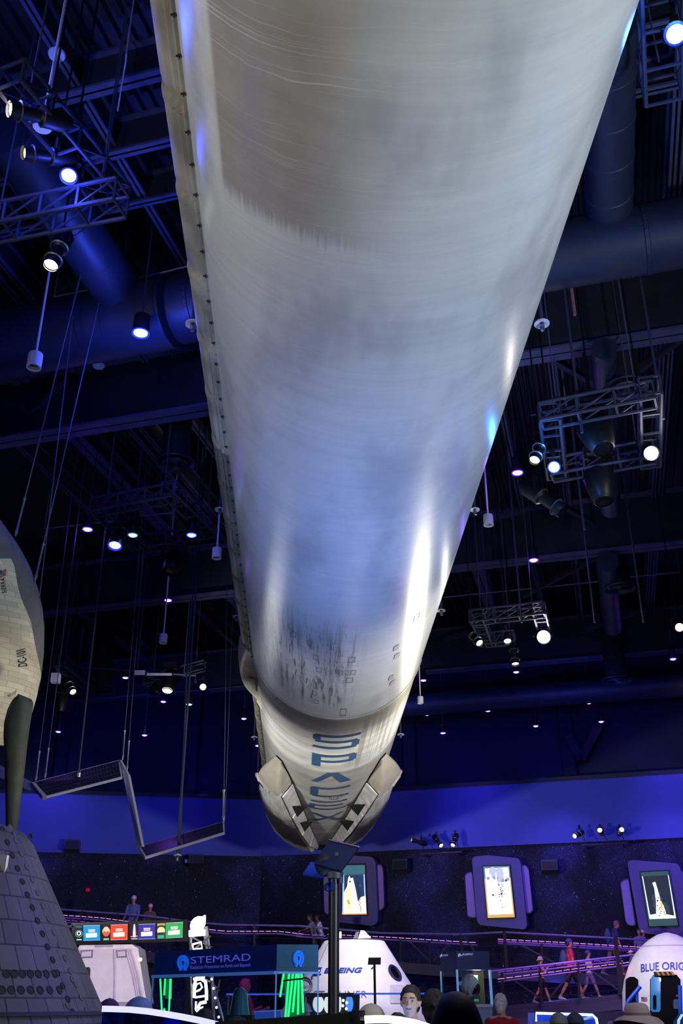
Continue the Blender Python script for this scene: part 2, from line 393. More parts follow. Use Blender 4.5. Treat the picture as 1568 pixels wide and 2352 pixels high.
tc = m_leg.node_tree.nodes.new('ShaderNodeTexCoord'); sx = m_leg.node_tree.nodes.new('ShaderNodeSeparateXYZ'); m_leg.node_tree.links.new(tc.outputs['Object'], sx.inputs[0])
x, t, z = (N(sx.outputs[i]) for i in range(3))
n1 = N.noise(tc.outputs['Object'], 1.2, 4, .65); n2 = N.noise(N.xyz(x * 3., t * .5, z * 3.), 1.4, 3, .6)
burn = N.m('ADD', t, (n1 - .5) * 3.2).ss(28.9, 30.5) * N.m('ADD', t, (n1 - .5) * 2.0).ss(34.2, 33.0)
lc = N.mix(n2.ss(.35, .75), lin((222, 222, 214)), lin((176, 172, 160)))
lc = N.mix(burn * .95, lc, lin((44, 39, 33)))
lc = N.mix(N.m('ADD', t, (n1 - .5) * 2).ss(27.2, 26.2) * .5, lc, lin((140, 134, 120)))
m_leg.node_tree.links.new(lc, b.inputs['Base Color'])
boost = thing('rocket_booster', 'huge white sooty rocket booster hanging overhead, its folded legs at the far end', 'rocket booster')
boost.matrix_world = BM
mb = MB()
ts = [-1.5, 0] + [1 + .5 * i for i in range(38)] + [19.62, 19.66] + [20 + .5 * i for i in range(31)]
for i, tt in enumerate(ts): pass
def fuse(R0):
    mb = MB(); n = 120; vs = []
    for tt in ts:
        R = R0 + (-.018 if tt > 19.64 else 0)
        vs += [bp(tt, 360 * j / n, R) for j in range(n)]
    mb.add(vs, [(i * n + j, i * n + (j + 1) % n, (i + 1) * n + (j + 1) % n, (i + 1) * n + j) for i in range(len(ts) - 1) for j in range(n)])
    k = len(ts) - 1; mb.add([bp(-1.5, 360 * j / n) for j in range(n)], [tuple(range(n))]); mb.add([bp(35, 360 * j / n, BR - .02) for j in range(n)], [tuple(range(n))])
    return mb
obj('tank_body', fuse(BR), m_boost, boost, smooth=True, local=True)
mb = MB(); mb.lathe((0, 0, 0), [(1.79, 34.8), (1.86, 35.0), (1.86, 35.6), (1.5, 35.7), (.0, 35.7)], 64)
mb.v = [Vector((v.x, v.z, -v.y)) for v in mb.v]
obj('engine_skirt', mb, m_dark, boost, smooth=True, local=True)
for k, (ra, rt) in enumerate(((0, 0), *((45 * i + 20, 1.15) for i in range(8)))):
    mb = MB(); c = bp(0, ra, rt); mb.lathe((0, 0, 0), [(.18, 35.6), (.24, 35.8), (.38, 36.2), (.46, 36.6), (.44, 36.6), (.3, 36.1)], 20)
    mb.v = [Vector((v.x + c.x, v.z, -v.y + c.z)) for v in mb.v]
    obj('engine_nozzle', mb, m_dark, boost, smooth=True, local=True)
# cable tunnel down the left flank: lapped cover segments with a row of small brackets
A0, A1 = -92, -72.5
def rp(t, a, h): return bp(t, a, BR + h)
edges = [2.6 + 1.115 * i for i in range(15)] + [19.4 + 1.3 * i for i in range(12)]
for i in range(len(edges) - 1):
    a, c = edges[i], edges[i + 1] - .015
    mb = MB(); kk = 1 if a < 19 else .55
    pr = [(A1, -.01), (A1, .03), (A1 - 1.2, .035), (A1 - 1.6, .07), (A1 - 3.5, .075), (A1 - 4.2, .12), (A1 - 6, .155), (A1 - 9, .165), (A0 + 4, .15), (A0 + 1, .12), (A0, -.01)]
    sec = [(a, .0), (a + .03, .006), (c - .22, .006), (c - .18, -.018), (c - .12, -.02), (c - .07, .016), (c, .016)]
    mb.grid(lambda u, v: rp(sec[round(u)][0], pr[round(v)][0], pr[round(v)][1] * kk + (sec[round(u)][1] if 1 < round(v) < 10 else 0)), len(sec) - 1, len(pr) - 1, 0, len(sec) - 1, 0, len(pr) - 1)
    mb.add([rp(c, q[0], q[1] * kk) for q in pr], [tuple(range(len(pr)))]); mb.add([rp(a, q[0], q[1] * kk) for q in pr], [tuple(range(len(pr)))])
    mb.mat(1)
    for k in range(3):
        tt = a + .15 + k * .36
        mb.box(rp(tt, A1 + .3, .02), (.012, .03, .03)); mb.box(rp(tt, A1 + .1, .03), (.03, .012, .015))
    obj('tunnel_cover', mb, [m_race if a < 11.5 else mat('soot_brown_cover', (104, 98, 86), .6, noise=.45, nscale=2.5), m_dark], boost, smooth=28, local=True)
# swollen fairing on the tunnel
mb = MB()
def bulge(u, v):
    tt = 19.1 + 3.6 * u; a = -104 + 40 * v; pu = math.sin(PI * min(max((u * 1.05), 0), 1)) ** .8 if u < .95 else .2
    pv = min(1, math.sin(PI * v) * 1.7); e = max(0, pu * pv); wa = 1 - .35 * (1 - u)
    return bp(tt, -84 + (a + 84) * wa * (.85 + .15 * u), BR - .03 + .33 * e)
mb.grid(bulge, 26, 20)
obj('tunnel_fairing', mb, mat('scorched_fairing', (176, 170, 146), .5, noise=.35, nscale=1.6), boost, smooth=70, local=True)
mb = MB(); mb.grid(lambda u, v: bp(20.6 + .9 * u, -76 + 8 * v, BR + .05 + .10 * (v < .99 and v > .01) * (1 - .5 * u)), 3, 4); obj('fairing_plate', mb, m_race, boost, smooth=30, local=True)
# folded landing legs
def leg(sgn, shift, label):
    lg = thing('landing_leg', None, None); lg['label'] = label; lg.parent = boost; ORG[lg.name] = Vector((0, 0, 0))
    T0, T1 = 25.5, 35.0
    ain = lambda s: sgn * (38 - 33 * s ** .9) + shift
    aout = lambda s: sgn * (50 + 20 * min(1, s * 2.2) + 4 * s) + shift
    def hh(s): return .06 + .42 * min(1, (s / .12)) ** .6 * (1 - .35 * max(0, (s - .55) / .45)) * (1 if s < .93 else max(.0, 1 - ((s - .93) / .07) ** 2))
    pv = [0, .015, .03, .08, .2, .4, .6, .8, .92, .97, 1]; ph = [0, .85, .96, 1, 1.03, 1.04, 1.0, .86, .6, .35, 0]
    mb = MB(); ns = 36
    def f(u, v):
        s = u; i = round(v); a = ain(s) + (aout(s) - ain(s)) * pv[i]
        w = 1
        if s < .10:                        # rounded nose of the leg
            w = math.sqrt(max(0, 1 - (1 - s / .10) ** 2)) * .75 + .25; mid = (ain(s) + aout(s)) / 2; a = mid + (a - mid) * w
        return bp(T0 + (T1 - T0) * s, a, BR - .02 + hh(s) * ph[i])
    mb.grid(f, ns, len(pv) - 1, 0, 1, 0, len(pv) - 1)
    obj('leg_shell', mb, m_leg, lg, smooth=35, local=True)
    # pale side wall facing the belly, in plates
    for s0, s1 in ((.13, .34), (.35, .57), (.58, .78), (.79, .99)):
        mb = MB()
        def side(s, h): return bp(T0 + (T1 - T0) * s, ain(s) - sgn * (.4 + 1.3 * (1 - h)), BR - .01 + hh(s) * .92 * h)
        pts = [side(s0, .05), side(s1, .05), side(s1, 1.), side(s0, 1.)]
        mb.prism(pts, bp(0, ain(.5) + 90 * -sgn, .03)); obj('side_plate', mb, mat('scuffed_white_panel', (206, 200, 198), .45, noise=.3, nscale=3), lg, local=True)
    for s in (.26, .46):                   # dark bracket fins between leg and belly
        mb = MB(); a = ain(s); tt = T0 + (T1 - T0) * s
        p = [bp(tt, a - sgn * 1.6, BR + hh(s) * .62), bp(tt + .55, a - sgn * 12, BR + .05), bp(tt + .8, a - sgn * 11, BR + .01), bp(tt + 1.2, ain(s + .126) - sgn * 1.6, BR + hh(s) * .62)]
        mb.add(p + [q * 1.0 + Vector((0, .05, 0)) for q in p], [(0, 1, 2, 3), (4, 5, 6, 7), (0, 1, 5, 4), (1, 2, 6, 5), (2, 3, 7, 6), (3, 0, 4, 7)])
        mb.add([p[0], p[1], bp(tt + .6, a - sgn * 5, BR + .20), p[3], p[2]], [(0, 1, 2), (1, 4, 2), (4, 3, 2), (3, 0, 2)])
        obj('leg_bracket', mb, m_dark, lg, local=True)
    # nose cap with pivot boss
    mb = MB(); a = (ain(.1) + aout(.1)) / 2
    def cap(u, v):
        th = PI * v; s = u; e = math.sin(PI / 2 * min(1, u)) 
        return bp(T0 - .5 + 1.7 * u, a + (10.5 + 2 * u) * -math.cos(th) * (.30 + .70 * e), BR + .01 + (.47 * e + .01) * min(1, math.sin(th) * 1.5) ** .8)
    mb.grid(cap, 10, 14); obj('leg_nose', mb, mat('scorched_tan', (170, 162, 146), .5, noise=.12, nscale=2), lg, smooth=60, local=True)
    mb = MB(); c = bp(T0 + 1.5, a + sgn * 5, BR + .475); ax = bp(0, a + sgn * 6, 1); mb.lathe(c, [(.0, .05), (.17, .05), (.2, .03), (.3, .02), (.32, -.05)], 20, ax)
    bo = obj('pivot_boss', mb, m_leg, lg, smooth=30, local=True)
    mb = MB(); mb.lathe(c + ax * .055, [(0, .004), (.11, .004), (.11, -.01)], 16, ax); obj('pivot_hole', mb, m_dark, bo, local=True)
leg(-1, 0, 'left folded leg'); leg(1, 3.5, 'right folded leg')
for sg, sh in ((-1, 180), (1, 180)):       # the two legs on the back of the tube
    lg = thing('landing_leg', None, None); lg.parent = boost; ORG[lg.name] = Vector((0, 0, 0))
    mb = MB(); mb.grid(lambda u, v: bp(26 + 9 * u, 180 + sg * (25 + 45 * v), BR - .02 + .4 * min(1, math.sin(PI * v) * 2) * min(1, u * 8 + .1)), 20, 10)
    obj('leg_shell', mb, m_leg, lg, smooth=50, local=True)
# block lettering down the belly
def bstroke(mb, t0, polys, w=33.):
    for A, B, C, D in polys:               # four-sided strokes, finely split so that they hug the tube
        def g(u, v):
            xx = (A[0] * (1 - u) + B[0] * u) * (1 - v) + (D[0] * (1 - u) + C[0] * u) * v; y = (A[1] * (1 - u) + B[1] * u) * (1 - v) + (D[1] * (1 - u) + C[1] * u) * v
            return bp(t0 + (1 - y) * 1.15, -15 + w * xx, BR - .018 + .006)
        mb.grid(g, 16, 6)
def rect(x0, y0, x1, y1): return [(x0, y0), (x1, y0), (x1, y1), (x0, y1)]
m_let = mat('faded_blue_lettering', (52, 84, 118), .5, noise=.25, nscale=8)
LET = {'S': [rect(.05, .84, 1, 1), rect(0, .60, .16, .92), rect(.05, .44, .95, .60), rect(.84, .12, 1, .5), rect(0, 0, .95, .16)],
       'P': [rect(0, 0, .2, 1), rect(.2, .82, .95, 1), rect(.2, .38, .95, .55), rect(.84, .45, 1, .92)],
       'A': [[(0, 0), (.16, 0), (.62, .98), (.38, .98)], [(.40, .98), (.64, .98), (1, 0), (.72, 0)]],
       'C': [rect(0, .08, .2, .92), rect(.06, .82, 1, 1), rect(.06, 0, 1, .18)],
       'E': [rect(.03, .84, 1, 1), rect(0, .42, .9, .58), rect(.03, 0, 1, .16), rect(0, .05, .14, .5)],
       'X': [[(0, 1), (.22, 1), (.62, .5), (.42, .5)], [(.42, .5), (.62, .5), (.25, 0), (.0, 0)], [(.5, .5), (.6, .56), (1, 0), (.78, 0)], [(.56, .58), (.62, .5), (1, 1), (.86, 1)]]}
for ch, t0 in zip('SPACEX', (20.95, 22.65, 24.35, 26.05, 27.75, 29.45)):
    mb = MB(); bstroke(mb, t0, LET[ch]); obj('painted_letter', mb, m_let, boost, local=True, fixn=False)
# little patches and bolted plates on the skin near the ring
def frame_patch(t0, a0, dt, da, w=.12, fill=False):
    mb = MB(); R = BR + .006
    q = [(t0, a0), (t0 + dt, a0), (t0 + dt, a0 + da), (t0, a0 + da)]
    if fill: mb.add([bp(a, c, R + .004) for a, c in q], [(0, 1, 2, 3)])
    else:
        r = [(t0 + dt * w, a0 + da * w), (t0 + dt * (1 - w), a0 + da * w), (t0 + dt * (1 - w), a0 + da * (1 - w)), (t0 + dt * w, a0 + da * (1 - w))]
        mb.add([bp(a, c, R) for a, c in q + r], [(i, (i + 1) % 4, (i + 1) % 4 + 4, i + 4) for i in range(4)])
    return mb
pm = mat('patch_outline', (128, 126, 130), .5); pf = mat('patch_plate', (150, 150, 152), .45)
for t0, a0, dt, da, fl in ((15.9, 1.5, .28, 4, 0), (16.6, -3, .25, 3, 0), (16.6, 1, .25, 2, 0), (16.6, 4, .25, 3, 0), (17.0, 2, .3, 4, 0), (16.0, -17, .25, 3, 0), (16.6, -15, .25, 3, 0), (18.0, -17, .25, 3, 0), (18.5, -15.5, .25, 3, 0),
        (18.9, 1, .5, 4, 0), (15.9, 27, .25, 3.2, 1), (16.4, 29, .25, 3.2, 1), (17.6, 29, .25, 3.2, 1), (18.0, 31, .25, 3.2, 1), (14.9, 36, .3, 4, 0), (27.0, 3, .5, 7, 0), (29.9, 4, .45, 6, 0), (15.3, -30, .25, 3, 0)):
    obj('skin_patch', frame_patch(t0, a0, dt, da, fill=bool(fl)), pf if fl else pm, boost, local=True)
mb = MB(); mb.grid(lambda u, v: bp(19.55 + .14 * u, -72 + 144 * v, BR + .004 + .012 * (.2 < u < .8)), 4, 60); obj('seam_ring', mb, mat('grey_seam', (168, 168, 164), .5), boost, smooth=True, local=True)
# suspension bars from the roof, behind the tube
for tt in (3.0, 13.0, 27.0):
    mb = MB(); mb.tube([bp(tt, 180, BR - .1), bp(tt, 180, BR + 4.2)], .06); mb.box(bp(tt, 180, BR + .02), (.5, .3, .2)); obj('hanger_bar', mb, m_black, boost, local=True)
# ------------------------------------------------------------------ things hung from the roof
m_lampw = emis('lamp_white', (255, 246, 225), 26); m_lampb = emis('lamp_blue', (120, 140, 255), 20); m_lampc = emis('lamp_cyan', (110, 190, 255), 20); m_lampt = emis('lamp_teal', (130, 240, 235), 10)
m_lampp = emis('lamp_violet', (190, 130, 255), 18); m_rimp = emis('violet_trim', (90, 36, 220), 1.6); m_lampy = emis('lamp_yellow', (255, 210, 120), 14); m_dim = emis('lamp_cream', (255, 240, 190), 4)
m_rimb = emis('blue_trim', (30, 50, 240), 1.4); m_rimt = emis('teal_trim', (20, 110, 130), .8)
m_can = mat('black_lamp_housing', (22, 22, 27), .45, .3); m_white = mat('white_plastic', (214, 212, 226), .5, noise=.05); m_chrome = mat('worn_steel', (140, 140, 150), .35, .8)
m_rod = mat('grey_painted_rod', (56, 58, 80), .5); m_wire = mat('steel_wire_rope', (84, 84, 104), .5, .2); m_conduit = mat('pale_conduit', (150, 150, 175), .5)
m_duct = mat('blue_grey_duct', (36, 43, 64), .5, .1, noise=.15, nscale=3)
# downlights: short can, glowing lens, trim ring with the halo put in as emission, stem
def downlight(px, py, label, col='p', z=11.2, Y=None, s=1.):
    p = PY(px, py, Y) if Y else PZ(px, py, z)
    if p.y > 36: p = PY(px, py, 36)
    t = thing('downlight', label, 'ceiling light', p, 'small coloured downlights under the roof')
    r = .085 * s
    mb = MB(); mb.lathe(p, [(r * 1.15, 0), (r * 1.2, .03), (r * 1.1, .32), (.03, .36)], 20, cap=True); obj('lamp_can', mb, m_can, t, smooth=True)
    mb = MB(); mb.lathe(p + Vector((0, 0, -.012)), [(0, -.03), (r * .6, -.022), (r * .95, 0)], 20); obj('lens', mb, {'p': m_lampp, 'b': m_lampb, 't': m_lampt}[col], t, smooth=True)
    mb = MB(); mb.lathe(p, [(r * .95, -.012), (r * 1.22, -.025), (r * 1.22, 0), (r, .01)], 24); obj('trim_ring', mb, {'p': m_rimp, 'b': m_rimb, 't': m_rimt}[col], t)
    mb = MB(); mb.tube([p + Vector((0, 0, .34)), zz(p, zc)], .012, 6); obj('stem', mb, m_rod, t)
    return t
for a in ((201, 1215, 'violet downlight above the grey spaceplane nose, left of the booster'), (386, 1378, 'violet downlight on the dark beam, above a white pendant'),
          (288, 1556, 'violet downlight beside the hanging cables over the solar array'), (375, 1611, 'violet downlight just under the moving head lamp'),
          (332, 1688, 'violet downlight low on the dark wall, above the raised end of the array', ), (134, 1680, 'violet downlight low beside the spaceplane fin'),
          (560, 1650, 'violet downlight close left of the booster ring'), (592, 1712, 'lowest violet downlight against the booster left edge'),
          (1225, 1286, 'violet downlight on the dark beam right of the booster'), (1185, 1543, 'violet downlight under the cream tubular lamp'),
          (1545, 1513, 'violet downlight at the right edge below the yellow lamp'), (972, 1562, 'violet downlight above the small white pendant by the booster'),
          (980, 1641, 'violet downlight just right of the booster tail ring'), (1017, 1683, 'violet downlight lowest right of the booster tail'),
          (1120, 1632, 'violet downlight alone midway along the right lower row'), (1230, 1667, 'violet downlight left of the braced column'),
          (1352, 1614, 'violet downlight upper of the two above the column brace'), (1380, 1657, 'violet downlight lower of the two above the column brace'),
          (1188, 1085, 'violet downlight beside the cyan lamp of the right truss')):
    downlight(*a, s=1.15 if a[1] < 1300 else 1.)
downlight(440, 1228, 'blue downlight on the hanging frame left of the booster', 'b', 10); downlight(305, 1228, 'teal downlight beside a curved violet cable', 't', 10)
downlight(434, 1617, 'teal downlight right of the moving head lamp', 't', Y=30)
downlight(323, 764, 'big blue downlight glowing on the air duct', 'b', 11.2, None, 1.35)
point('blue_glow', PZ(323, 790, 10.9), 210, (.04, .08, 1), .15)
# theatre spotlights
def spotlight(px, py, label, aim=(0, -.4, -1), kind='profile', lens=None, Y=None, z=10.4, s=1., rim=None, top=None, hang=True):
    """lens centre at the pixel; aim points where the lens looks"""
    p = PY(px, py, Y) if Y else PZ(px, py, z); d = Vector(aim).normalized(); lens = lens or m_lampw
    t = thing('spotlight', label, 'stage light', p, 'stage lights on the trusses')
    L = {'profile': .75, 'par': .35, 'head': .55}[kind] * s; r = {'profile': .11, 'par': .13, 'head': .14}[kind] * s
    mb = MB()
    if kind == 'profile': pr = [(r * .9, .04), (r, 0), (r, -.10), (r * .75, -.12), (r * .75, -L * .45), (r * 1.15, -L * .5), (r * 1.2, -L * .85), (r * .7, -L), (0, -L)]
    elif kind == 'par': pr = [(r, .03), (r * 1.05, 0), (r * 1.0, -L * .5), (r * .6, -L), (0, -L)]
    else: pr = [(r * .75, .02), (r * .85, 0), (r * 1.2, -L * .35), (r * 1.35, -L * .65), (r * 1.1, -L * .95), (0, -L)]
    mb.lathe(p, pr, 20, d); obj('lamp_body', mb, m_can, t, smooth=35)
    mb = MB(); mb.lathe(p, [(0, .015), (r * .6, .01), (r * .88, -.005)], 20, d); obj('lens', mb, lens, t, smooth=True)
    if rim:
        mb = MB(); mb.lathe(p, [(r * .9, .02), (r * 1.1, .03), (r * 1.1, .02), (r * .95, 0)], 20, d); obj('trim_ring', mb, rim, t)  # halo of the lens put into the trim as emission
    c = p - d * L * .6; sd = d.cross(Vector((0, 0, 1))).normalized(); up = Vector((0, 0, 1))
    h = r * 1.9
    mb = MB(); mb.tube([c + sd * r * 1.25, c + sd * r * 1.3 + up * h, c - sd * r * 1.3 + up * h, c - sd * r * 1.25], .018 * s, 6); obj('yoke', mb, m_can, t)
    if kind == 'head':
        mb = MB(); mb.box(c + up * (h + .09), (.34 * s, .3 * s, .16)); obj('base_box', mb, m_can, t)
    q = c + up * h; e = Vector(top) if top else zz(q, max(q.z + .3, min(zc, q.z + (.45 if not hang else 9))))
    mb = MB(); mb.tube([q, e], .014, 6); mb.box(q + up * .06, (.07, .07, .1)); obj('clamp', mb, m_can, t)
    if kind == 'profile':
        for k in (.12, .5):
            mb = MB(); mb.lathe(p - d * (L * k), [(r * 1.02, -.01), (r * 1.22, 0), (r * 1.02, .01)], 20, d); obj('cooling_ring', mb, m_chrome, t)
    return t
SL = spotlight
SL(28, 252, 'topmost white spotlight facing left on the left truss', (-.75, -.55, -.3), z=10.8, s=.95)
SL(60, 352, 'dimmer ringed spotlight facing left under the topmost one', (-.75, -.5, -.35), lens=m_dim, z=10.8, s=.85)
SL(158, 403, 'blue cluster lamp under the left truss', (.1, -.4, -.9), 'par', m_lampb, z=10.8, s=.78, rim=m_rimb)
SL(118, 606, 'long white spotlight hanging from the lower left truss', (-.1, -.25, -.95), z=10.2, s=.95)
SL(1552, 78, 'bright blue lamp at the upper right corner', (-.35, -.6, -.5), 'par', m_lampc, z=10.6, s=.85, rim=m_rimb)
SL(1228, 1055, 'black spotlight with dim lens, tilted down at the right truss corner', (-.35, -.4, -.85), lens=m_dim, z=9.3, s=.85)
SL(1272, 1073, 'cyan lamp at the front corner of the right truss', (-.2, -.8, -.5), 'par', m_lampc, z=9.2, s=.72, rim=emis('cyan_trim', (10, 70, 230), 1.2))
SL(1385, 1030, 'black moving head lamp hanging from the right truss, unlit', (.1, -.3, -.95), 'head', m_can, z=9.3, s=1.5)
SL(1386, 1150, 'grey moving head lamp under the right truss, unlit', (0, -.2, -1), 'head', m_can, z=9.0, s=1.4)
SL(1495, 1041, 'bright white lamp at the right end of the truss', (-.1, -.85, -.5), 'par', emis('lamp_glare', (255, 240, 225), 60), z=9.4, s=.95)
SL(1288, 1172, 'unlit black spotlight tilted right below the right truss', (.6, -.3, -.7), lens=m_can, z=9.0, s=1.2)
SL(1248, 1463, 'brightest white lamp glaring on the small right truss', (-.1, -.9, -.4), 'par', emis('lamp_glare_big', (255, 252, 240), 90), z=9.4, s=1.3)
SL(1100, 1476, 'small warm spotlight at the left of the small right truss', (.3, -.6, -.7), lens=m_dim, z=9.3, s=.9)
SL(1165, 1472, 'small teal lamp on the small right truss', (0, -.5, -.85), 'par', m_lampt, z=9.3, s=.7)
SL(1183, 1523, 'cream tubular lamp hanging below the small right truss', (0, -.25, -1), lens=m_dim, z=9.1, s=.95)
SL(1560, 1441, 'yellow lamp at the right edge', (-.1, -.85, -.5), 'par', m_lampy, z=9.6, s=.85)
SL(264, 1252, 'blue lamp in a black can above the beam, left of the booster', (0, -.35, -1), 'par', m_lampb, z=9.8, s=1., rim=m_rimb)
SL(167, 1588, 'small warm spotlight beside the spaceplane fin', (.5, -.5, -.7), lens=emis('lamp_warm', (255, 235, 190), 12), Y=27, s=.9)
SL(466, 1578, 'warm white lamp shining on the far left frame', (.2, -.85, -.45), 'par', m_lampw, Y=28, s=.75)
SL(384, 1586, 'moving head lamp with a white lens on the far left frame', (-.05, -.35, -.9), 'head', m_dim, Y=28, s=1.2)
SL(353, 1590, 'small unlit black lamp beside the moving head', (0, -.3, -1), 'par', m_can, Y=28, s=.9)
SL(138, 1634, 'unlit black lamp in front of the dark wall by the fin', (.1, -.2, -1), 'head', m_can, Y=28, s=.95)
SL(395, 1310, 'unlit grey can lamp above the beam', (0, -.2, -1), 'par', m_can, z=9.8, s=1.5)
for p, e in ((PZ(1495, 1060, 9.3), 16), (PZ(1248, 1480, 9.2), 18)): point('lamp_spill', p + Vector((0, -.5, -.1)), e, (1, .95, .9), .1)
point('cyan_spill', PZ(1268, 1090, 9.0) + Vector((0, -.3, 0)), 45, (.03, .25, 1), .1)
point('blue_spill', PZ(160, 430, 10.5), 45, (.04, .08, 1), .1); point('corner_spill', PZ(1540, 110, 10.3), 120, (.03, .2, 1), .1)
point('left_edge_spill', PZ(-60, 180, 11.3), 120, (.04, .1, 1), .2)
for px, py, e in ((201, 1235, 22), (1188, 1105, 22), (1225, 1306, 26), (386, 1398, 18), (1545, 1530, 14)): point('violet_spill', PZ(px, py, 10.9) + Vector((0, -.2, 0)), e, (.22, .06, 1), .1)
# white cylinder pendants on thin rods
def pendant(px, py, hpx, label, Y, dx=0, zrose=None):
    p = PY(px, py, Y); h = hpx * (p - CAM).dot(FW) / FPX; r = h * .44
    t = thing('pendant_lamp', label, 'pendant lamp', p, 'white cylinder pendant lamps')
    mb = MB(); mb.lathe(p, [(r * .78, -h / 2 + .06), (r * .86, -h / 2), (r, -h / 2), (r, h / 2 - .02), (r * .94, h / 2), (0, h / 2)], 28); obj('shade', mb, m_white, t, smooth=40)
    mb = MB(); mb.lathe(p, [(0, h * .1), (r * .8, h * .05), (r * .8, -h / 2 + .03)], 24); obj('reflector', mb, mat('grey_reflector', (150, 150, 160), .3, .5), t, smooth=True)
    q = zz(p, zrose or zc); mb = MB(); mb.tube([p + Vector((0, 0, h / 2)), q], .018, 8); obj('rod', mb, m_white, t)
    mb = MB(); mb.lathe(q, [(0, -.03), (.11, -.03), (.12, 0)], 20, cap=True); obj('ceiling_rose', mb, m_white, t)
pendant(80, 829, 38, 'largest white cylinder pendant, far left below a round plate', 12.5, zrose=13.2)
pendant(498, 1271, 25, 'white cylinder pendant just left of the booster', 18)
pendant(375, 1467, 21, 'white cylinder pendant hanging under the violet downlight', 22)
pendant(1121, 1195, 26, 'white cylinder pendant right of the booster', 17.5)
pendant(965, 1608, 16, 'smallest white cylinder pendant, by the booster tail', 27)
# round plates with a stub of rod
for px, py, z, lb, l in ((130, 128, 13.2, 'pale round ceiling plate with a short rod, upper left', 1.), (226, 842, 12.6, 'pale oval ceiling plate left of the booster', 0), (97, 292, 10.9, 'pale round plate behind the stage lights, upper left', 0)):
    p = PZ(px, py, z); t = thing('ceiling_plate', lb, 'ceiling plate', p)
    mb = MB(); mb.lathe(p, [(0, 0), (.11, 0), (.12, .03), (0, .03)], 24); obj('disc', mb, m_white, t)
    mb = MB(); mb.tube([p, zz(p, p.z - .6)] if l else [p + Vector((0, 0, .03)), zz(p, zc)], .02, 8); obj('rod', mb, m_white, t)
# drop rods with a collar at the end
for px, py, Y, lb, s in ((443, 746, 10.5, 'drop rod with collar at the booster left edge, upper', 1.), (505, 1172, 17, 'drop rod with collar left of the booster, above the pendant', 1.), (1244, 745, 10.5, 'drop rod with collar at the booster right edge, upper', 1.), (1090, 1172, 16.5, 'drop rod with collar right of the booster, beside the pendant', .9),
        (543, 1418, 21, 'drop rod with collar beside the tunnel fairing', .9), (1013, 1404, 20, 'drop rod with collar right of the patches', .9), (584, 1694, 31, 'drop rod with collar left of the booster tail, higher', 1.), (592, 1778, 33, 'drop rod with collar left of the booster tail, lowest', 1.), (920, 1688, 29, 'drop rod with collar right of the booster tail', 1.), (407, 1966, 20, 'dark drop rod ending under the solar array', .8)):
    p = PY(px, py, Y); t = thing('drop_rod', lb, 'sprinkler drop', p, 'drop rods with collars')
    mb = MB(); mb.tube([p, zz(p, zc)], .028 * s, 8); obj('pipe', mb, m_rod, t)
    mb = MB(); mb.lathe(p, [(.03, .02), (.10 * s, .0), (.10 * s, .02), (.03, .05)], 20); obj('collar', mb, m_white, t)
    mb = MB(); mb.lathe(p, [(0, -.1), (.03, -.09), (.035, -.03), (.02, 0)], 12); obj('nozzle', mb, m_chrome, t)
# round air diffusers
def diffuser(px, py, z, r, lb):
    p = PZ(px, py, z); t = thing('air_diffuser', lb, 'air vent', p, 'round air diffusers')
    mb = MB(); mb.lathe(p, [(r, 0), (r * .97, -.03), (r * .8, .02), (r * .76, .1)], 36); obj('outer_ring', mb, m_duct, t, smooth=50)
    for k in (.62, .42, .2):
        mb = MB(); mb.lathe(p, [(r * k, -.02), (r * k * .9, -.05), (r * k * .72, .03)], 30); obj('cone_ring', mb, m_duct, t, smooth=50)
    mb = MB(); mb.lathe(p, [(r * .72, .08), (r * .7, .5), (r * .6, zc - p.z)], 24); obj('neck', mb, mat('black_duct', (20, 21, 28), .7), t, smooth=True)
diffuser(402, 1063, 11.6, .42, 'round slatted air diffuser left of the booster'); diffuser(1437, 891, 11.4, .40, 'round slatted air diffuser above the right truss'); diffuser(1423, 1351, 11.4, .42, 'round slatted air diffuser beside the long duct')
diffuser(228, 1581, 11.0, .5, 'round air diffuser over the solar array'); diffuser(1416, 1562, 11, .5, 'faint round air diffuser low on the right')
# ducts
def duct(a, c, r, lb, bands=4):
    a = Vector(a); c = Vector(c); t = thing('air_duct', lb, 'air duct', a)
    mb = MB(); mb.tube([a, c], r, 28); obj('pipe', mb, m_duct, t, smooth=30)
    d = (c - a)
    for k in range(1, bands + 1):
        q = a + d * k / (bands + 1); mb = MB(); mb.lathe(q, [(r, -.04), (r * 1.03, -.03), (r * 1.03, .03), (r, .04)], 28, d); obj('joint_band', mb, m_duct, t)
duct(PZ(20, 300, 12.5), PZ(320, 740, 12.5), .42, 'long round air duct running towards the blue downlight, upper left')
p = PZ(250, 745, 12.2); duct(p - V * 16, p + V * 1.2 , .62, 'thick round air duct crossing at the far left under the roof')
p = PZ(320, 730, 12.4); duct(p - V * .8, p + V * 4, .6, 'round air duct crossing behind the booster left edge')
p = PZ(1420, 560, 12.3); duct(p - V * 3, p + V * 14, .55, 'round air duct crossing at the upper right')
duct(PZ(1396, 60, 12.6), PZ(1398, 515, 12.6), .36, 'round air duct beside the booster right edge, near the top')
duct(PZ(1386, 800, 11.7), PZ(1402, 1170, 11.7), .22, 'slim round air duct above the right truss')
duct(PZ(1394, 1290, 11.7), PZ(1406, 1440, 11.7), .28, 'slim round air duct beside the round diffuser, further off')
p = PZ(1300, 1592, 11.4); duct(p - V * 11, p + V * 14, .42, 'dim round air duct low over the right lights')
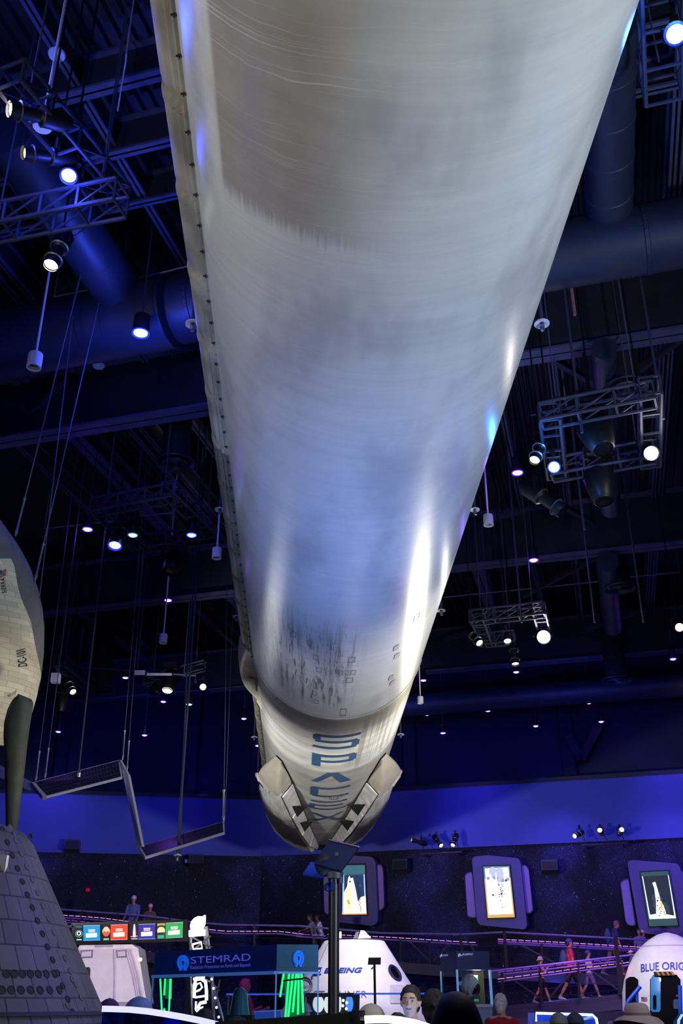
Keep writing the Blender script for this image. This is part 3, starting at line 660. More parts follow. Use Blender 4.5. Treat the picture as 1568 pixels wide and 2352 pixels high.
# trusses
def ladder(a, c, w, lb, vert=.0, n=8, hang=True):
    """rectangular box truss between two points"""
    a = Vector(a); c = Vector(c); d = (c - a).normalized(); s = d.cross(Vector((0, 0, 1))).normalized() * w / 2; u = Vector((0, 0, w))
    t = thing('lighting_truss', lb, 'truss', a, 'black lighting trusses')
    L = (c - a).length; n = max(3, round(L / .55))
    for o in (s, -s, s + u, -s + u):
        mb = MB(); mb.tube([a + o, c + o], .028, 6); obj('chord', mb, m_steel, t)
    mb = MB()
    for i in range(n + 1):
        q = a + d * L * i / n
        mb.bar(q + s, q - s, .03); mb.bar(q + s, q + s + u, .03); mb.bar(q - s, q - s + u, .03); mb.bar(q + s + u, q - s + u, .03)
        if i < n:
            q2 = a + d * L * (i + 1) / n; mb.bar(q + s, q2 + s + u, .02); mb.bar(q - s, q2 - s + u, .02)
    obj('lacing', mb, m_steel, t)
    if hang:
        for k in (.15, .85):
            q = a + d * L * k + u; mb = MB(); mb.tube([q, zz(q, zc)], .012, 6); obj('hanger', mb, m_wire, t)
ladder(PZ(20, 195, 10.9), PZ(268, 480, 10.9), .34, 'truss running diagonally by the topmost spotlights, upper left'); ladder(PZ(-60, 545, 10.4), PZ(275, 478, 10.4), .34, 'truss crossing above the long white spotlight, upper left')
ladder(PZ(1244, 975, 9.6), PZ(1505, 925, 9.6), .3, 'near side of the right truss frame'); ladder(PZ(1268, 1098, 9.6), PZ(1505, 1055, 9.6), .3, 'far side of the right truss frame')
ladder(PZ(1495, 905, 9.65), PZ(1495, 1075, 9.65), .3, 'right end of the right truss frame', hang=False); ladder(PZ(1262, 965, 9.62), PZ(1278, 1100, 9.62), .3, 'left end of the right truss frame', hang=False)
ladder(PZ(1080, 1432, 9.6), PZ(1250, 1413, 9.6), .28, 'near side of the small right truss frame'); ladder(PZ(1115, 1482, 9.6), PZ(1182, 1476, 9.6), .28, 'far side of the small right truss frame'); ladder(PZ(1095, 1425, 9.62), PZ(1118, 1485, 9.62), .28, 'left end of the small right truss frame', hang=False)
ladder(PZ(1238, 1410, 9.62), PZ(1252, 1462, 9.62), .28, 'right end of the small right truss frame', hang=False)
ladder(PZ(1520, -30, 11.2), PZ(1525, 235, 11.2), .42, 'truss under the bright blue corner lamp')
ladder(PZ(215, 1180, 10.3), PZ(405, 1145, 10.3), .28, 'near side of the mid left truss frame'); ladder(PZ(330, 1262, 10.3), PZ(500, 1240, 10.3), .28, 'far side of the mid left truss frame'); ladder(PZ(225, 1178, 10.32), PZ(335, 1265, 10.32), .28, 'left end of the mid left truss frame', hang=False); ladder(PZ(385, 1135, 10.32), PZ(490, 1235, 10.32), .28, 'right end of the mid left truss frame', hang=False)
ladder(PY(135, 1530, 26), PY(205, 1585, 29), .3, 'short truss behind the spaceplane fin'); ladder(PY(330, 1575, 28.5), PY(470, 1538, 28.5), .26, 'short truss holding the moving head lamp')
# pipe with exit sign box
a = PY(180, 1532, 27); c = PY(450, 1552, 27); t = thing('pipe_run', 'thin pipe run with a small white box, crossing over the solar array', 'pipe', a)
mb = MB(); mb.tube([a + Vector((0, 0, 1.2)), a, c, c - Vector((0, 0, .2))], .035, 8); obj('pipe', mb, m_rod, t, smooth=True)
q = PY(321, 1545, 26.9); mb = MB(); mb.box(q, (.3, .06, .12)); obj('small_box', mb, m_white, t); mb = MB(); mb.box(q + Vector((.55, 0, -.05)), (.7, .05, .06)); obj('tube_lamp', mb, m_white, t)
for kk in (.1, .5, .9):
    q = a.lerp(c, kk); mb = MB(); mb.tube([q, zz(q, zc)], .015, 6); obj('hanger', mb, m_wire, t)
p = PY(128, 1558, 26); t = tag(obj('speaker_box', MB().box(p, (.22, .2, .25)), m_white), 'small white hanging box beside the spaceplane', 'speaker'); 
mb = MB(); mb.tube([p + Vector((0, 0, .12)), zz(p, zc)], .01, 6); obj('hanger', mb, m_wire, t)
# pale conduits under the deck
for k, (a, c, lb) in enumerate((((125, 682), (222, 662), 'pale straight conduit beside the far left pendant rose'), ((280, 648), (430, 612), 'pale straight conduit touching the booster left edge'), ((102, 1214), (265, 1196), 'pale conduit above the violet downlight, left'), ((322, 1185), (395, 1178), 'pale conduit over the mid left truss frame'), ((215, 990), (345, 965), 'pale conduit under the main left beam'), ((1215, 955), (1300, 938), 'pale conduit beside the right truss'), ((1400, 1330), (1560, 1314), 'pale conduit right of the long duct'), ((1020, 1372), (1380, 1335), 'thin pale conduit crossing behind the small right truss'))):
    A = PZ(*a, 13.2); B = PZ(*c, 13.2); mb = MB(); mb.tube([zz(A, zc), A, B, zz(B, zc)], .02, 6); tag(obj('conduit', mb, m_conduit), lb, 'conduit')
# loose cable upper left
pts = [PZ(*q, 13.0) for q in ((290, 125), (288, 145), (280, 190), (270, 255))]
mb = MB(); mb.tube([zz(pts[0], zc)] + pts, .012, 6); tag(obj('loose_cable', mb, m_conduit), 'loose cable dangling under the deck, upper left', 'cable')
for k, (a, c, lb) in enumerate((((1310, 650), (1312, 705), 'slim pink rod hanging right of the booster'), )):
    A = PZ(*a, 13.); mb = MB(); mb.tube([zz(A, zc), A, zz(A, 12.3)], .03, 6); tag(obj('hanging_rod', mb, mat('pink_rod', (190, 120, 150), .5)), lb, 'rod')
for px, py, Y, lb in ((1322, 880, 13, 'hanging rod left of the slim duct'), (1330, 1120, 17, 'hanging rod below the right truss'), (1505, 850, 13, 'hanging rod right of the round diffuser'), (1190, 1340, 20, 'hanging rod over the small right truss'), (1355, 1340, 20, 'hanging rod left of the long duct'), (1465, 1340, 20, 'hanging rod right of the long duct')):
    A = PY(px, py, Y); mb = MB(); mb.tube([zz(A, zc), A, zz(A, A.z - .9)], .022, 6); tag(obj('hanging_rod', mb, m_rod), lb, 'rod')
# ------------------------------------------------------------------ hanging spaceplane at the left edge
def interp(x, tab):
    for (a, b), (c, d) in zip(tab, tab[1:]):
        if x <= c: return b + (d - b) * max(0, (x - a) / (c - a))
    return tab[-1][1]
SIL = [(1130, -70), (1160, -35), (1192, 0), (1230, 27), (1260, 47), (1300, 68), (1350, 87), (1400, 98), (1440, 102), (1500, 101), (1560, 94), (1600, 85), (1640, 73), (1680, 55), (1712, 35)]
PAN = [(1283, 26), (1300, 33), (1350, 43), (1375, 50), (1400, 60), (1430, 71), (1480, 79), (1530, 89), (1555, 92), (1575, 86), (1600, 82), (1640, 70), (1680, 52), (1712, 33)]
def spY(y): return 12.0 + (y - 1130) / 582 * 4.5
HW = 1.9
def sp_sec(y):
    e = PY(interp(y, SIL), y, spY(y)); r = (e - CAM).normalized(); w = Vector((1, 0, 0)); w = (w - r * r.dot(w)).normalized(); f = r
    return e - w * HW, w, f, (e - CAM).dot(FW) / FPX
def sp_pt(y, th, off=0.):                # th 0 right edge, 180 left, belly faces the viewer
    c, w, f, k = sp_sec(y); d = 1.15
    return c + w * (HW + off) * math.cos(rad(th)) - f * (d * (1 if th >= 0 else .8) + off) * math.sin(rad(th))
def sp_th(y, x):
    c, w, f, k = sp_sec(y); dx = (interp(y, SIL) - x) * k
    return math.degrees(math.acos(max(-1, 1 - dx / HW)))
sp = thing('spaceplane', 'pale tiled spaceplane hanging at the left edge, seen from below', 'spaceplane', sp_pt(1400, 90))
m_grey = mat('grey_thermal_skin', (94, 97, 104), .75, noise=.12, nscale=5)
ys = [1130 + 582 * i / 60 for i in range(61)]
mb = MB(); mb.grid(lambda u, v: sp_pt(1130 + 582 * u, -180 + 360 * v), 50, 48); mb.add([sp_pt(1712, -180 + 360 * j / 48) for j in range(48)], [tuple(range(48))]); mb.add([sp_pt(1130, -180 + 360 * j / 48) for j in range(48)], [tuple(range(48))])
obj('fuselage', mb, m_grey, sp, smooth=50)
# pale tiles over the belly
m, b = newmat('pale_heat_tiles', .6, .3)
nt = m.node_tree; uvn = nt.nodes.new('ShaderNodeUVMap'); br = nt.nodes.new('ShaderNodeTexBrick'); nt.links.new(uvn.outputs[0], br.inputs['Vector'])
for i, v in (('Scale', 1.), ('Mortar Size', .010), ('Brick Width', .42), ('Row Height', .19), ('Mortar Smooth', .6)): br.inputs[i].default_value = v
br.inputs['Color1'].default_value = (*lin((222, 216, 200)), 1); br.inputs['Color2'].default_value = (*lin((196, 190, 174)), 1); br.inputs['Mortar'].default_value = (*lin((172, 162, 144)), 1)
n1 = N.noise(N.xyz(N(uvn.outputs[0]) * 1., 0., 0.), .7, 5, .6); br2 = N.mix(n1.ss(.5, .72) * .55, br.outputs['Color'], lin((140, 116, 88)))
nt.links.new(br2, b.inputs['Base Color'])
mb = MB(); NU, NV = 70, 14; mb.uv = []
def tile(u, v):
    y = 1283 + 429 * u; t0 = sp_th(y, interp(y, PAN)); t1 = 130
    if y < 1300: t0 = t0 + 0
    th = t0 + (t1 - t0) * v; return sp_pt(y, th, .02), (th * .0333 * .9, y / 582 * 4.7 * 1.9 + th * .012)
vs = []
for i in range(NU + 1):
    for j in range(NV + 1):
        y = 1283 + 429 * i / NU; p, uv = tile(i / NU, j / NV); vs.append(p); mb.uv.append(uv)
mb.add(vs, [(i * (NV + 1) + j, (i + 1) * (NV + 1) + j, (i + 1) * (NV + 1) + j + 1, i * (NV + 1) + j + 1) for i in range(NU) for j in range(NV)])
# rim so that the tile skin has thickness
k0 = len(mb.v); rim = [i * (NV + 1) for i in range(NU + 1)]
mb.v += [Vector(sp_pt(1283 + 429 * i / NU, sp_th(1283 + 429 * i / NU, interp(1283 + 429 * i / NU, PAN)), -.02)) for i in range(NU + 1)]; mb.uv += [(0, 0)] * (NU + 1)
mb.f += [(rim[i], rim[i + 1], k0 + i + 1, k0 + i) for i in range(NU)]; mb.mi += [0] * NU
obj('tile_skin', mb, MATS['pale_heat_tiles'], sp, smooth=40)
def on_sp(px, py, off=.035):
    y = py; th = sp_th(y, px); return sp_pt(y, th, off)
def quadmap(tl, tr, bl, brr, fn):
    def g(u, v):
        a = Vector(bl).lerp(Vector(brr), u); c = Vector(tl).lerp(Vector(tr), u); q = a.lerp(c, v); return fn(q.x, q.y)
    return g
m_ink = mat('black_marking', (26, 26, 28), .6, noise=0)
lettering('marking', 'DC-101', quadmap((43, 1532), (39, 1496), (61, 1530), (57, 1489), on_sp), m_ink, sp, bold=.012)
lettering('marking', 'NO STEP', quadmap((20, 1596), (38, 1586), (22, 1602), (38, 1592), on_sp), m_ink, sp)
lettering('marking', 'SIERRA', quadmap((10, 1363), (5, 1328), (19, 1362), (14, 1326), on_sp), m_ink, sp)
fl = thing('flag_marking', None, None, ORG[sp.name]); fl.location = (0, 0, 0); fl.parent = sp
for k in range(7):
    mb = MB(); mb.add([on_sp(x_, y_) for x_, y_ in ((2 + k * 2, 1315 - k * 1.4), (3 + k * 2, 1314.4 - k * 1.4), (4 + k * 2, 1329 - k * 1.2), (3 + k * 2, 1329.6 - k * 1.2))], [(0, 1, 2, 3)]); obj('stripe', mb, mat('flag_red', (150, 60, 70), .6), fl, fixn=False)
mb = MB(); mb.add([on_sp(x_, y_, .04) for x_, y_ in ((-6, 1314), (6, 1309), (7, 1317), (-5, 1322))], [(0, 1, 2, 3)]); obj('canton', mb, mat('flag_blue', (52, 58, 110), .6), fl, fixn=False)
# long dark fin
FL = [(1598, 46), (1602, 36), (1612, 27), (1630, 18), (1660, 10), (1690, 8.5), (1720, 9.5), (1760, 11), (1800, 12), (1850, 13), (1915, 14)]
FR = [(1598, 52), (1602, 66), (1608, 75), (1620, 76), (1640, 72), (1680, 66), (1720, 61), (1760, 57), (1800, 52), (1850, 46), (1915, 39)]
mb = MB()
def fin(u, v):
    y = 1598 + 317 * u; xl, xr = interp(y, FL), interp(y, FR); Y = 14.0 + .9 * u; a = PY(xl, y, Y); c = PY(xr, y, Y); th = 2 * PI * v
    return (a + c) / 2 + (c - a) / 2 * math.cos(th) + Vector((0, math.cos(PITCH * .7), .1)) * (.16 * math.sin(th) * (1 - .5 * u))
mb.grid(fin, 40, 24); mb.add([fin(0, j / 24) for j in range(24)], [tuple(range(24))]); mb.add([fin(1, j / 24) for j in range(24)], [tuple(range(24))])
obj('tail_fin', mb, mat('dark_tiled_fin', (50, 54, 54), .7, noise=.25, nscale=5), sp, smooth=60)
spot('spaceplane_flood', (-1.5, 13.5, 2.6), (-5.2, 15.2, 5.8), 420, (1, .92, .70), 50, .9, .3)
spot('fin_flood', (-2.5, 8, 5.5), (-5, 14.0, 5.3), 50, COOL, 40, .9, .3)
# wire ropes
def cable(pa, pb, lb, r=.012, Y=18, Yb=None, bolt=True):
    a = PY(*pa, Y); q = PY(*pb, Yb or Y); d = (q - a); q2 = a + d * ((zc - a.z) / d.z)
    t = thing('hanging_cable', lb, 'cable', a, 'hanging cables')
    mb = MB(); mb.tube([a, q2], r * .65, 6); obj('wire_rope', mb, m_wire, t)
    if bolt:
        dn = d.normalized(); mb = MB(); mb.tube([a, a + dn * .08, a + dn * .12, a + dn * .55, a + dn * .6], [.012, .028, .018, .018, .028], 8); obj('turnbuckle', mb, m_chrome, t, smooth=True)
    return t
cable((35, 1232), (118, 900), 'cable with a turnbuckle, clipped to the spaceplane top edge, upper', .016, 12.6)
cable((80, 1335), (95, 1270), 'cable with a turnbuckle, clipped to the spaceplane edge, lower', .016, 13.4)
cable((90, 1375), (112, 1190), 'violet lit cable just right of the spaceplane', .014, 13.6, bolt=False)
cable((82, 1795), (118, 1508), 'leftmost cable of the raised solar array', .012, 20); cable((103, 1788), (132, 1560), 'second cable from the left on the raised solar array', .012, 20)
cable((281, 1746), (301, 1500), 'cable at the inner top corner of the solar array', .013, 20); cable((291, 1770), (310, 1520), 'twin cable at the outer top corner of the solar array', .013, 20.2)
cable((513, 1886), (519, 1500), 'cable at the outer end of the lower solar panel', .013, 20); cable((516, 1887), (530, 1520), 'twin cable at the outer end of the lower solar panel', .011, 20.2, bolt=False)
t = thing('support_pipe', 'blue lit pipe ending on the raised solar panel', 'pipe', PY(180, 1776, 19.9)); p = PY(180, 1776, 19.9); q = PY(205, 1545, 19.9)
mb = MB(); mb.tube([p, q, zz(q, zc)], .02, 8); obj('pipe', mb, m_rod, t); mb = MB(); mb.lathe(p, [(0, -.1), (.05, -.08), (.06, 0), (.03, .08)], 12); obj('end_fitting', mb, m_chrome, t)
t = thing('support_pipe', 'dark blue pipe running up between booster and array', 'pipe', PY(424, 1760, 20.5)); p = PY(413, 1960, 20.5); q = PY(428, 1560, 20.5)
mb = MB(); mb.tube([p, q, zz(q, zc)], .018, 8); obj('pipe', mb, m_rod, t)
# ------------------------------------------------------------------ folded solar array
sa = thing('solar_array', 'folded zigzag solar array hanging before the blue wall', 'solar array', PY(290, 1800, 20))
m_sol, b = newmat('solar_cells', .25, .6)
nt = m_sol.node_tree; uvn = nt.nodes.new('ShaderNodeUVMap'); br = nt.nodes.new('ShaderNodeTexBrick'); nt.links.new(uvn.outputs[0], br.inputs['Vector']); br.offset = 0
for i, v in (('Scale', 1.), ('Mortar Size', .022), ('Brick Width', 1.), ('Row Height', 1.), ('Mortar Smooth', .3)): br.inputs[i].default_value = v
br.inputs['Color1'].default_value = (*lin((34, 34, 62)), 1); br.inputs['Color2'].default_value = (*lin((40, 40, 70)), 1); br.inputs['Mortar'].default_value = (*lin((118, 114, 140)), 1); nt.links.new(br.outputs['Color'], b.inputs['Base Color'])
m_frame = mat('pale_array_frame', (196, 188, 204), .5, noise=.06)
def panel(c4, nu, nv, cells=True, th=.05):
    A, B, C, D = c4                        # corners in order; cells face the viewer
    n = (B - A).cross(D - A).normalized()
    if n.dot(CAM - A) < 0: n = -n
    mb = MB(); mb.prism([A, B, C, D], -n * th); f = obj('panel_frame', mb, m_frame, sa)
    if cells:
        e = .05; g = lambda u, v: (A.lerp(B, u)).lerp(D.lerp(C, u), v) + n * .006
        mb = MB(); vs = [g(.02, e), g(.98, e), g(.98, 1 - e * .4), g(.02, 1 - e * .4)]; mb.add(vs, [(0, 1, 2, 3)]); mb.uv = [(0, 0), (nu, 0), (nu, nv), (0, nv)]
        c = obj('cell_sheet', mb, m_sol, f) if False else None
        me = bpy.data.meshes.new('cell_sheet'); me.from_pydata([v - ORG[sa.name] for v in vs], [], [(0, 1, 2, 3)]); ul = me.uv_layers.new(name='UVMap')
        for l in me.loops: ul.data[l.index].uv = mb.uv[l.vertex_index]
        c = finish('cell_sheet', me, m_sol, f, False); c.parent = f; ORG[c.name] = ORG[sa.name]
    return f
panel([PY(74, 1797, 19.6), PY(275, 1745, 20.6), PY(281, 1784, 20.2), PY(105, 1829, 19.2)], 26, 4)
panel([PY(318, 1945, 19.8), PY(515, 1886, 20.8), PY(516, 1911, 20.4), PY(333, 1968, 19.4)], 30, 3)
panel([PY(275, 1745, 20.55), PY(294, 1780, 20.3), PY(326, 1944, 19.6), PY(316, 1945, 19.8)], 1, 1, False, .06)
panel([PY(-60, 1725, 21.), PY(74, 1797, 19.65), PY(95, 1828, 19.3), PY(-60, 1760, 20.8)], 1, 1, False, .06)
panel([PY(72, 1796, 19.55), PY(82, 1798, 19.55), PY(108, 1830, 19.1), PY(98, 1829, 19.1)], 1, 1, False, .07)
# ------------------------------------------------------------------ tiled capsule in the left corner
OX, OY = -3.28, 8.0
def cone_r(z, r0, z0, r1, z1): return r0 + (r1 - r0) * (z - z0) / (z1 - z0)
OPR = [(0, 2.86), (.52, 2.86), (.66, 2.845), (.80, 2.80), (.875, 2.72), (1.56, 1.52), (2.03, .72), (2.06, .62), (1.95, .5), (1.2, .25), (0, .2)]
oc = thing('crew_capsule', 'dark tiled conical crew capsule filling the lower left corner', 'space capsule', (OX, OY, .2))
m, b = newmat('dark_heat_tiles', .55, .4)
nt = m.node_tree; uvn = nt.nodes.new('ShaderNodeUVMap'); br = nt.nodes.new('ShaderNodeTexBrick'); nt.links.new(uvn.outputs[0], br.inputs['Vector'])
for i, v in (('Scale', 1.), ('Mortar Size', .006), ('Brick Width', .17), ('Row Height', .185), ('Mortar Smooth', .2)): br.inputs[i].default_value = v
br.inputs['Color1'].default_value = (*lin((84, 84, 90)), 1); br.inputs['Color2'].default_value = (*lin((68, 68, 76)), 1); br.inputs['Mortar'].default_value = (*lin((20, 20, 26)), 1)
n1 = N.noise(uvn.outputs[0], 1.6, 5, .6); nt.links.new(N.mix(n1.ss(.45, .75) * .4, br.outputs['Color'], lin((112, 112, 118))), b.inputs['Base Color'])
bu = nt.nodes.new('ShaderNodeBump'); bu.inputs['Strength'].default_value = .4; bu.inputs['Distance'].default_value = .01; bu.invert = True; nt.links.new(br.outputs['Fac'], bu.inputs['Height']); nt.links.new(bu.outputs[0], b.inputs['Normal'])
def o_pt(z, a, off=0.):
    for (ra, za), (rb, zb_) in zip(OPR, OPR[1:]):
        if zb_ <= z <= za and za > zb_: r = ra + (rb - ra) * (za - z) / (za - zb_); break
    return Vector((OX + (r + off) * math.sin(a), OY - (r + off) * math.cos(a), z + off * .5))
me = bpy.data.meshes.new('heat_shield_cone'); n = 96; vs = []; fs = []; uv = []; s = 0; dens = []
for i in range(len(OPR) - 1):
    (ra, za), (rb, zb_) = OPR[i], OPR[i + 1]; k = max(1, int(math.hypot(rb - ra, zb_ - za) / .12)); dens += [(ra + (rb - ra) * j / k, za + (zb_ - za) * j / k) for j in range(k)]
dens.append(OPR[-1]); pr = None
for r, z in dens:
    s += math.hypot(r - pr[0], z - pr[1]) if pr else 0; pr = (r, z)
    for j in range(n + 1):
        a = 2 * PI * j / n - PI; vs.append((r * math.sin(a), -r * math.cos(a), z - .2)); uv.append((a * 1.55 + .1, s + .06))
for i in range(len(dens) - 1):
    fs += [(i * (n + 1) + j, i * (n + 1) + j + 1, (i + 1) * (n + 1) + j + 1, (i + 1) * (n + 1) + j) for j in range(n)]
me.from_pydata(vs, [], fs); ul = me.uv_layers.new(name='UVMap')
for l in me.loops: ul.data[l.index].uv = uv[l.vertex_index]
o = finish('tile_shell', me, m, oc, 50); o.parent = oc; ORG[o.name] = Vector((OX, OY, .2))
mb = MB(); mb.lathe((OX, OY, 0), [(r + .012, z) for r, z in ((1.545, 1.56), (1.56, 1.535))] , 90); obj('seam_groove', mb, m_black, oc)
def ray_rev(px, py, cx, cy, fr, smin, smax, off=.0, n=500):
    """where the sight line meets a body of revolution"""
    r = ray(px, py); pv = None
    for i in range(n + 1):
        s_ = smin + (smax - smin) * i / n; p = CAM + r * s_; g = math.hypot(p.x - cx, p.y - cy) - fr(p.z)
        if g <= 0:
            if pv is None: return p
            t_ = pv[1] / (pv[1] - g); p = CAM + r * (pv[0] + (s_ - pv[0]) * t_); break
        pv = (s_, g)
    h = Vector((p.x - cx, p.y - cy, .3 * math.hypot(p.x - cx, p.y - cy))).normalized(); return p + h * off
def o_r(z):
    for (ra, za), (rb, zb_) in zip(OPR, OPR[1:]):
        if zb_ <= z <= za and za > zb_: return ra + (rb - ra) * (za - z) / (za - zb_)
    return -1
def plug(px, py, r, ring):
    p = ray_rev(px, py, OX, OY, o_r, 4, 10); h = Vector((p.x - OX, p.y - OY, 0)).normalized(); ax = (h * .86 + Vector((0, 0, .5)))
    mb = MB(); mb.lathe(p, [(r, -.006), (r, .004), (r * .82, .006), (r * .78, .003 if not ring else .004), (0, .0035 if not ring else .004)], 14, ax)
    obj('tile_plug', mb, mat('plug_ring', (78, 78, 84), .6) if ring else mat('plug_hole', (24, 24, 32), .7), oc)
for k in range(15):
    y = 1905 + k * 30; x = 5 + (y - 1905) * .385
    if y < 2330:
        plug(x * 1.0, y, .026, False); plug(x + 19 + k * .9, y - 4, .026, True)
for k in range(7): plug(14 + k * 18.5, 2237, .03, False); plug(4 + k * 22, 2274, .03, False)
for x_, y_ in ((70, 1920), (33, 1917), (155, 2310), (178, 2330), (165, 2250)): plug(x_, y_, .024, True)
mb = MB(); p = ray_rev(6, 1985, OX, OY, o_r, 4, 10); mb.box(p, (.06, .05, .12)); obj('hatch_latch', mb, m_chrome, oc)
mb = MB()
for k in range(26):
    a = rad(30 + k * 3.2); mb.box((OX + 2.07 * math.sin(a), OY - 2.07 * math.cos(a), .66 + .0), (.05, .05, .12), Euler((0, 0, a)).to_matrix())
obj('copper_edge', mb, mat('copper_foil', (150, 96, 70), .3, .9), oc)
spot('capsule_spot', (-.8, 3.0, 5.5), (-2.6, 7.2, 2.0), 230, (.78, .80, 1), 50, .9, .3); spot('capsule_rim', (2.5, 11, 6), (-2.2, 8, 2.2), 500, (.3, .16, 1), 30, .9, .3)
# ------------------------------------------------------------------ displays and equipment on the back wall
def wp(px, py, off=.0, left=False):
    n = nL if left else nR; return PP(px, py, CO + n * off, n)
m_fr = mat('display_surround', (92, 78, 150), .6, noise=.06); m_wing = mat('display_wing', (150, 118, 205), .6, noise=.04); m_fr2 = mat('display_back', (66, 58, 112), .6, noise=.06)
def display(label, main, lw, rw, scr, img, base, image):
    t = thing('wall_display', label, 'wall display', wp(*main[0]), 'lit displays on the star wall')
    for nm, wq in (('side_wing', lw), ('side_wing', rw)):
        if wq:
            c = Vector((sum(p[0] for p in wq) / len(wq), sum(p[1] for p in wq) / len(wq)))
            mb = MB(); mb.prism(loop_rounded([wp(*p, .30) for p in wq], .12), -nR * .3); w = obj(nm, mb, m_fr2, t)
            q = [(c.x + (p[0] - c.x) * .86, c.y + (p[1] - c.y) * .95) for p in wq]
            mb = MB(); mb.prism(loop_rounded([wp(*p, .32) for p in q], .1), -nR * .03); obj('wing_panel', mb, m_wing, w)
    mb = MB(); mb.prism(loop_rounded([wp(*p, .5) for p in main], .14), -nR * .5); obj('surround', mb, m_fr, t)
    c = Vector((sum(p[0] for p in main) / len(main), sum(p[1] for p in main) / len(main)))
    mb = MB(); mb.prism([wp(*p, .56) for p in scr], -nR * .08); s_ = obj('screen_bezel', mb, m_black, t)
    g = lambda q, u, v, o: wp(*(Vector(q[3]).lerp(Vector(q[2]), u)).lerp(Vector(q[0]).lerp(Vector(q[1]), u), v), o)
    mb = MB()
    for mi, col_ in enumerate(base):
        mb.mat(mi); lo, hi = col_[2], col_[3]
        mb.add([g(scr, .03, lo, .565), g(scr, .97, lo, .565), g(scr, .97, hi, .565), g(scr, .03, hi, .565)], [(0, 1, 2, 3)])
    ms = [emis('screen_%d_%d_%d' % c_[0], c_[0], c_[1]) for c_ in base]
    for pts, col_, es in image:
        ms.append(emis('screen_%d_%d_%d_%d' % (*col_, int(es * 10)), col_, es)); mb.mat(len(ms) - 1)
        mb.add([g(img, u, v, .568 + .0015 * len(ms)) for u, v in pts], [tuple(range(len(pts)))])
    obj('screen', mb, ms, s_, fixn=False)
def disc(u, v, r, k=10, asp=.55): return [(u + r * math.cos(2 * PI * i / k), v + r * asp * math.sin(2 * PI * i / k)) for i in range(k)]
full = [(0, 0), (1, 0), (1, 1), (0, 1)]
rnd = random.Random(3)
tower = []
for k in range(26):
    v = .05 + k * .03; u = .62 + (.9 - v) * .16 + rnd.uniform(-.03, .03); tower.append(([(u, v), (u + .05, v), (u + .05, v + .018), (u, v + .018)], (40, 40, 60), .6))
display('lit wall display of a pale rocket on its pad, partly behind the dark pole', [(756, 1972), (800, 1964), (855, 1968), (862, 1980), (868, 2116), (857, 2127), (772, 2118), (760, 2105)], [(742, 2012), (757, 2006), (760, 2104), (744, 2098)], [(862, 1985), (876, 1985), (880, 1996), (883, 2085), (870, 2094), (866, 2092)],
        [(784, 1984), (839, 1983), (844, 2103), (783, 2104)], [(787, 2009), (837, 2008), (841, 2098), (786, 2099)], [((60, 120, 140), .8, .78, .97), ((30, 60, 110), .8, .08, .80), ((225, 140, 70), .9, .02, .09)],
        [([(0, 0), (0, 1), (.06, 1), (.06, 0)], (170, 210, 255), 1.2), ([(.95, .3), (.95, 1), (1, 1), (1, .3)], (170, 210, 255), 1.2), ([(.06, 0), (.06, .55), (.2, .7), (.24, .9), (.3, .97), (.36, .9), (.46, .92), (.58, .6), (.66, .3), (.8, .42), (1, .45), (1, 0)], (255, 248, 235), 1.6), ([(.16, .1), (.2, .66), (.34, .66), (.36, .1)], (255, 226, 170), 1.3), (disc(.33, .82, .05), (140, 70, 40), .8), (disc(.24, .32, .05), (240, 160, 50), 1.), (disc(.28, .27, .05), (240, 160, 50), 1.)] + tower + [(disc(.78, .72, .05), (50, 100, 170), .8)])
marks = [(disc(.84, .72, .05), (70, 90, 130), .6), (disc(.25, .42, .045), (80, 100, 130), .6)]
for k in range(34):
    v = rnd.gauss(.46, .09); u = .60 + rnd.gauss(0, .05) + (.5 - v) * -.1; marks.append(([(u, v), (u + .05, v), (u + .04, v + .018), (u, v + .02)], (70, 80, 110), .6))
clouds = [(disc(rnd.random() * .9 + .05, .76 + rnd.random() * .18, .12 + rnd.random() * .06), (200, 205, 245), 1.0) for k in range(9)] + [(disc(rnd.random() * .9 + .05, .72 + rnd.random() * .1, .07), (165, 170, 225), .9) for k in range(5)]
display('lit wall display almost all white, middle of the star wall', [(1083, 1968), (1121, 1964), (1190, 1971), (1195, 1981), (1210, 2127), (1205, 2135), (1102, 2125), (1095, 2116)], [(1066, 2007), (1084, 2000), (1095, 2110), (1073, 2107)], [(1193, 1985), (1208, 1987), (1214, 1997), (1224, 2091), (1219, 2098), (1207, 2100)],
        [(1107, 1988), (1171, 1986), (1184, 2109), (1118, 2111)], [(1113, 1995), (1167, 1992), (1178, 2099), (1122, 2101)], [((90, 150, 165), .8, .75, .98), ((215, 200, 150), .9, .3, .76), ((230, 180, 90), 1., .02, .31)],
        [(full, (255, 255, 250), 1.5)] + clouds + [([(.40, .1), (.42, .9), (.47, .9), (.48, .1)], (255, 252, 235), 1.6)] + marks + [([(.62, .16), (.64, .42), (.70, .42), (.70, .16)], (255, 236, 205), 1.5)])
smoke = [(disc(.2 + .6 * rnd.random(), .15 + .5 * rnd.random(), .12 + .08 * rnd.random()), (62, 78, 96), .7) for k in range(10)]
tw3 = [([(u, v), (u + .06, v), (u + .06, v + .02), (u, v + .02)], (60, 70, 80), .6) for u, v in [(.32 + rnd.random() * .3, .06 + rnd.random() * .45) for k in range(16)]]
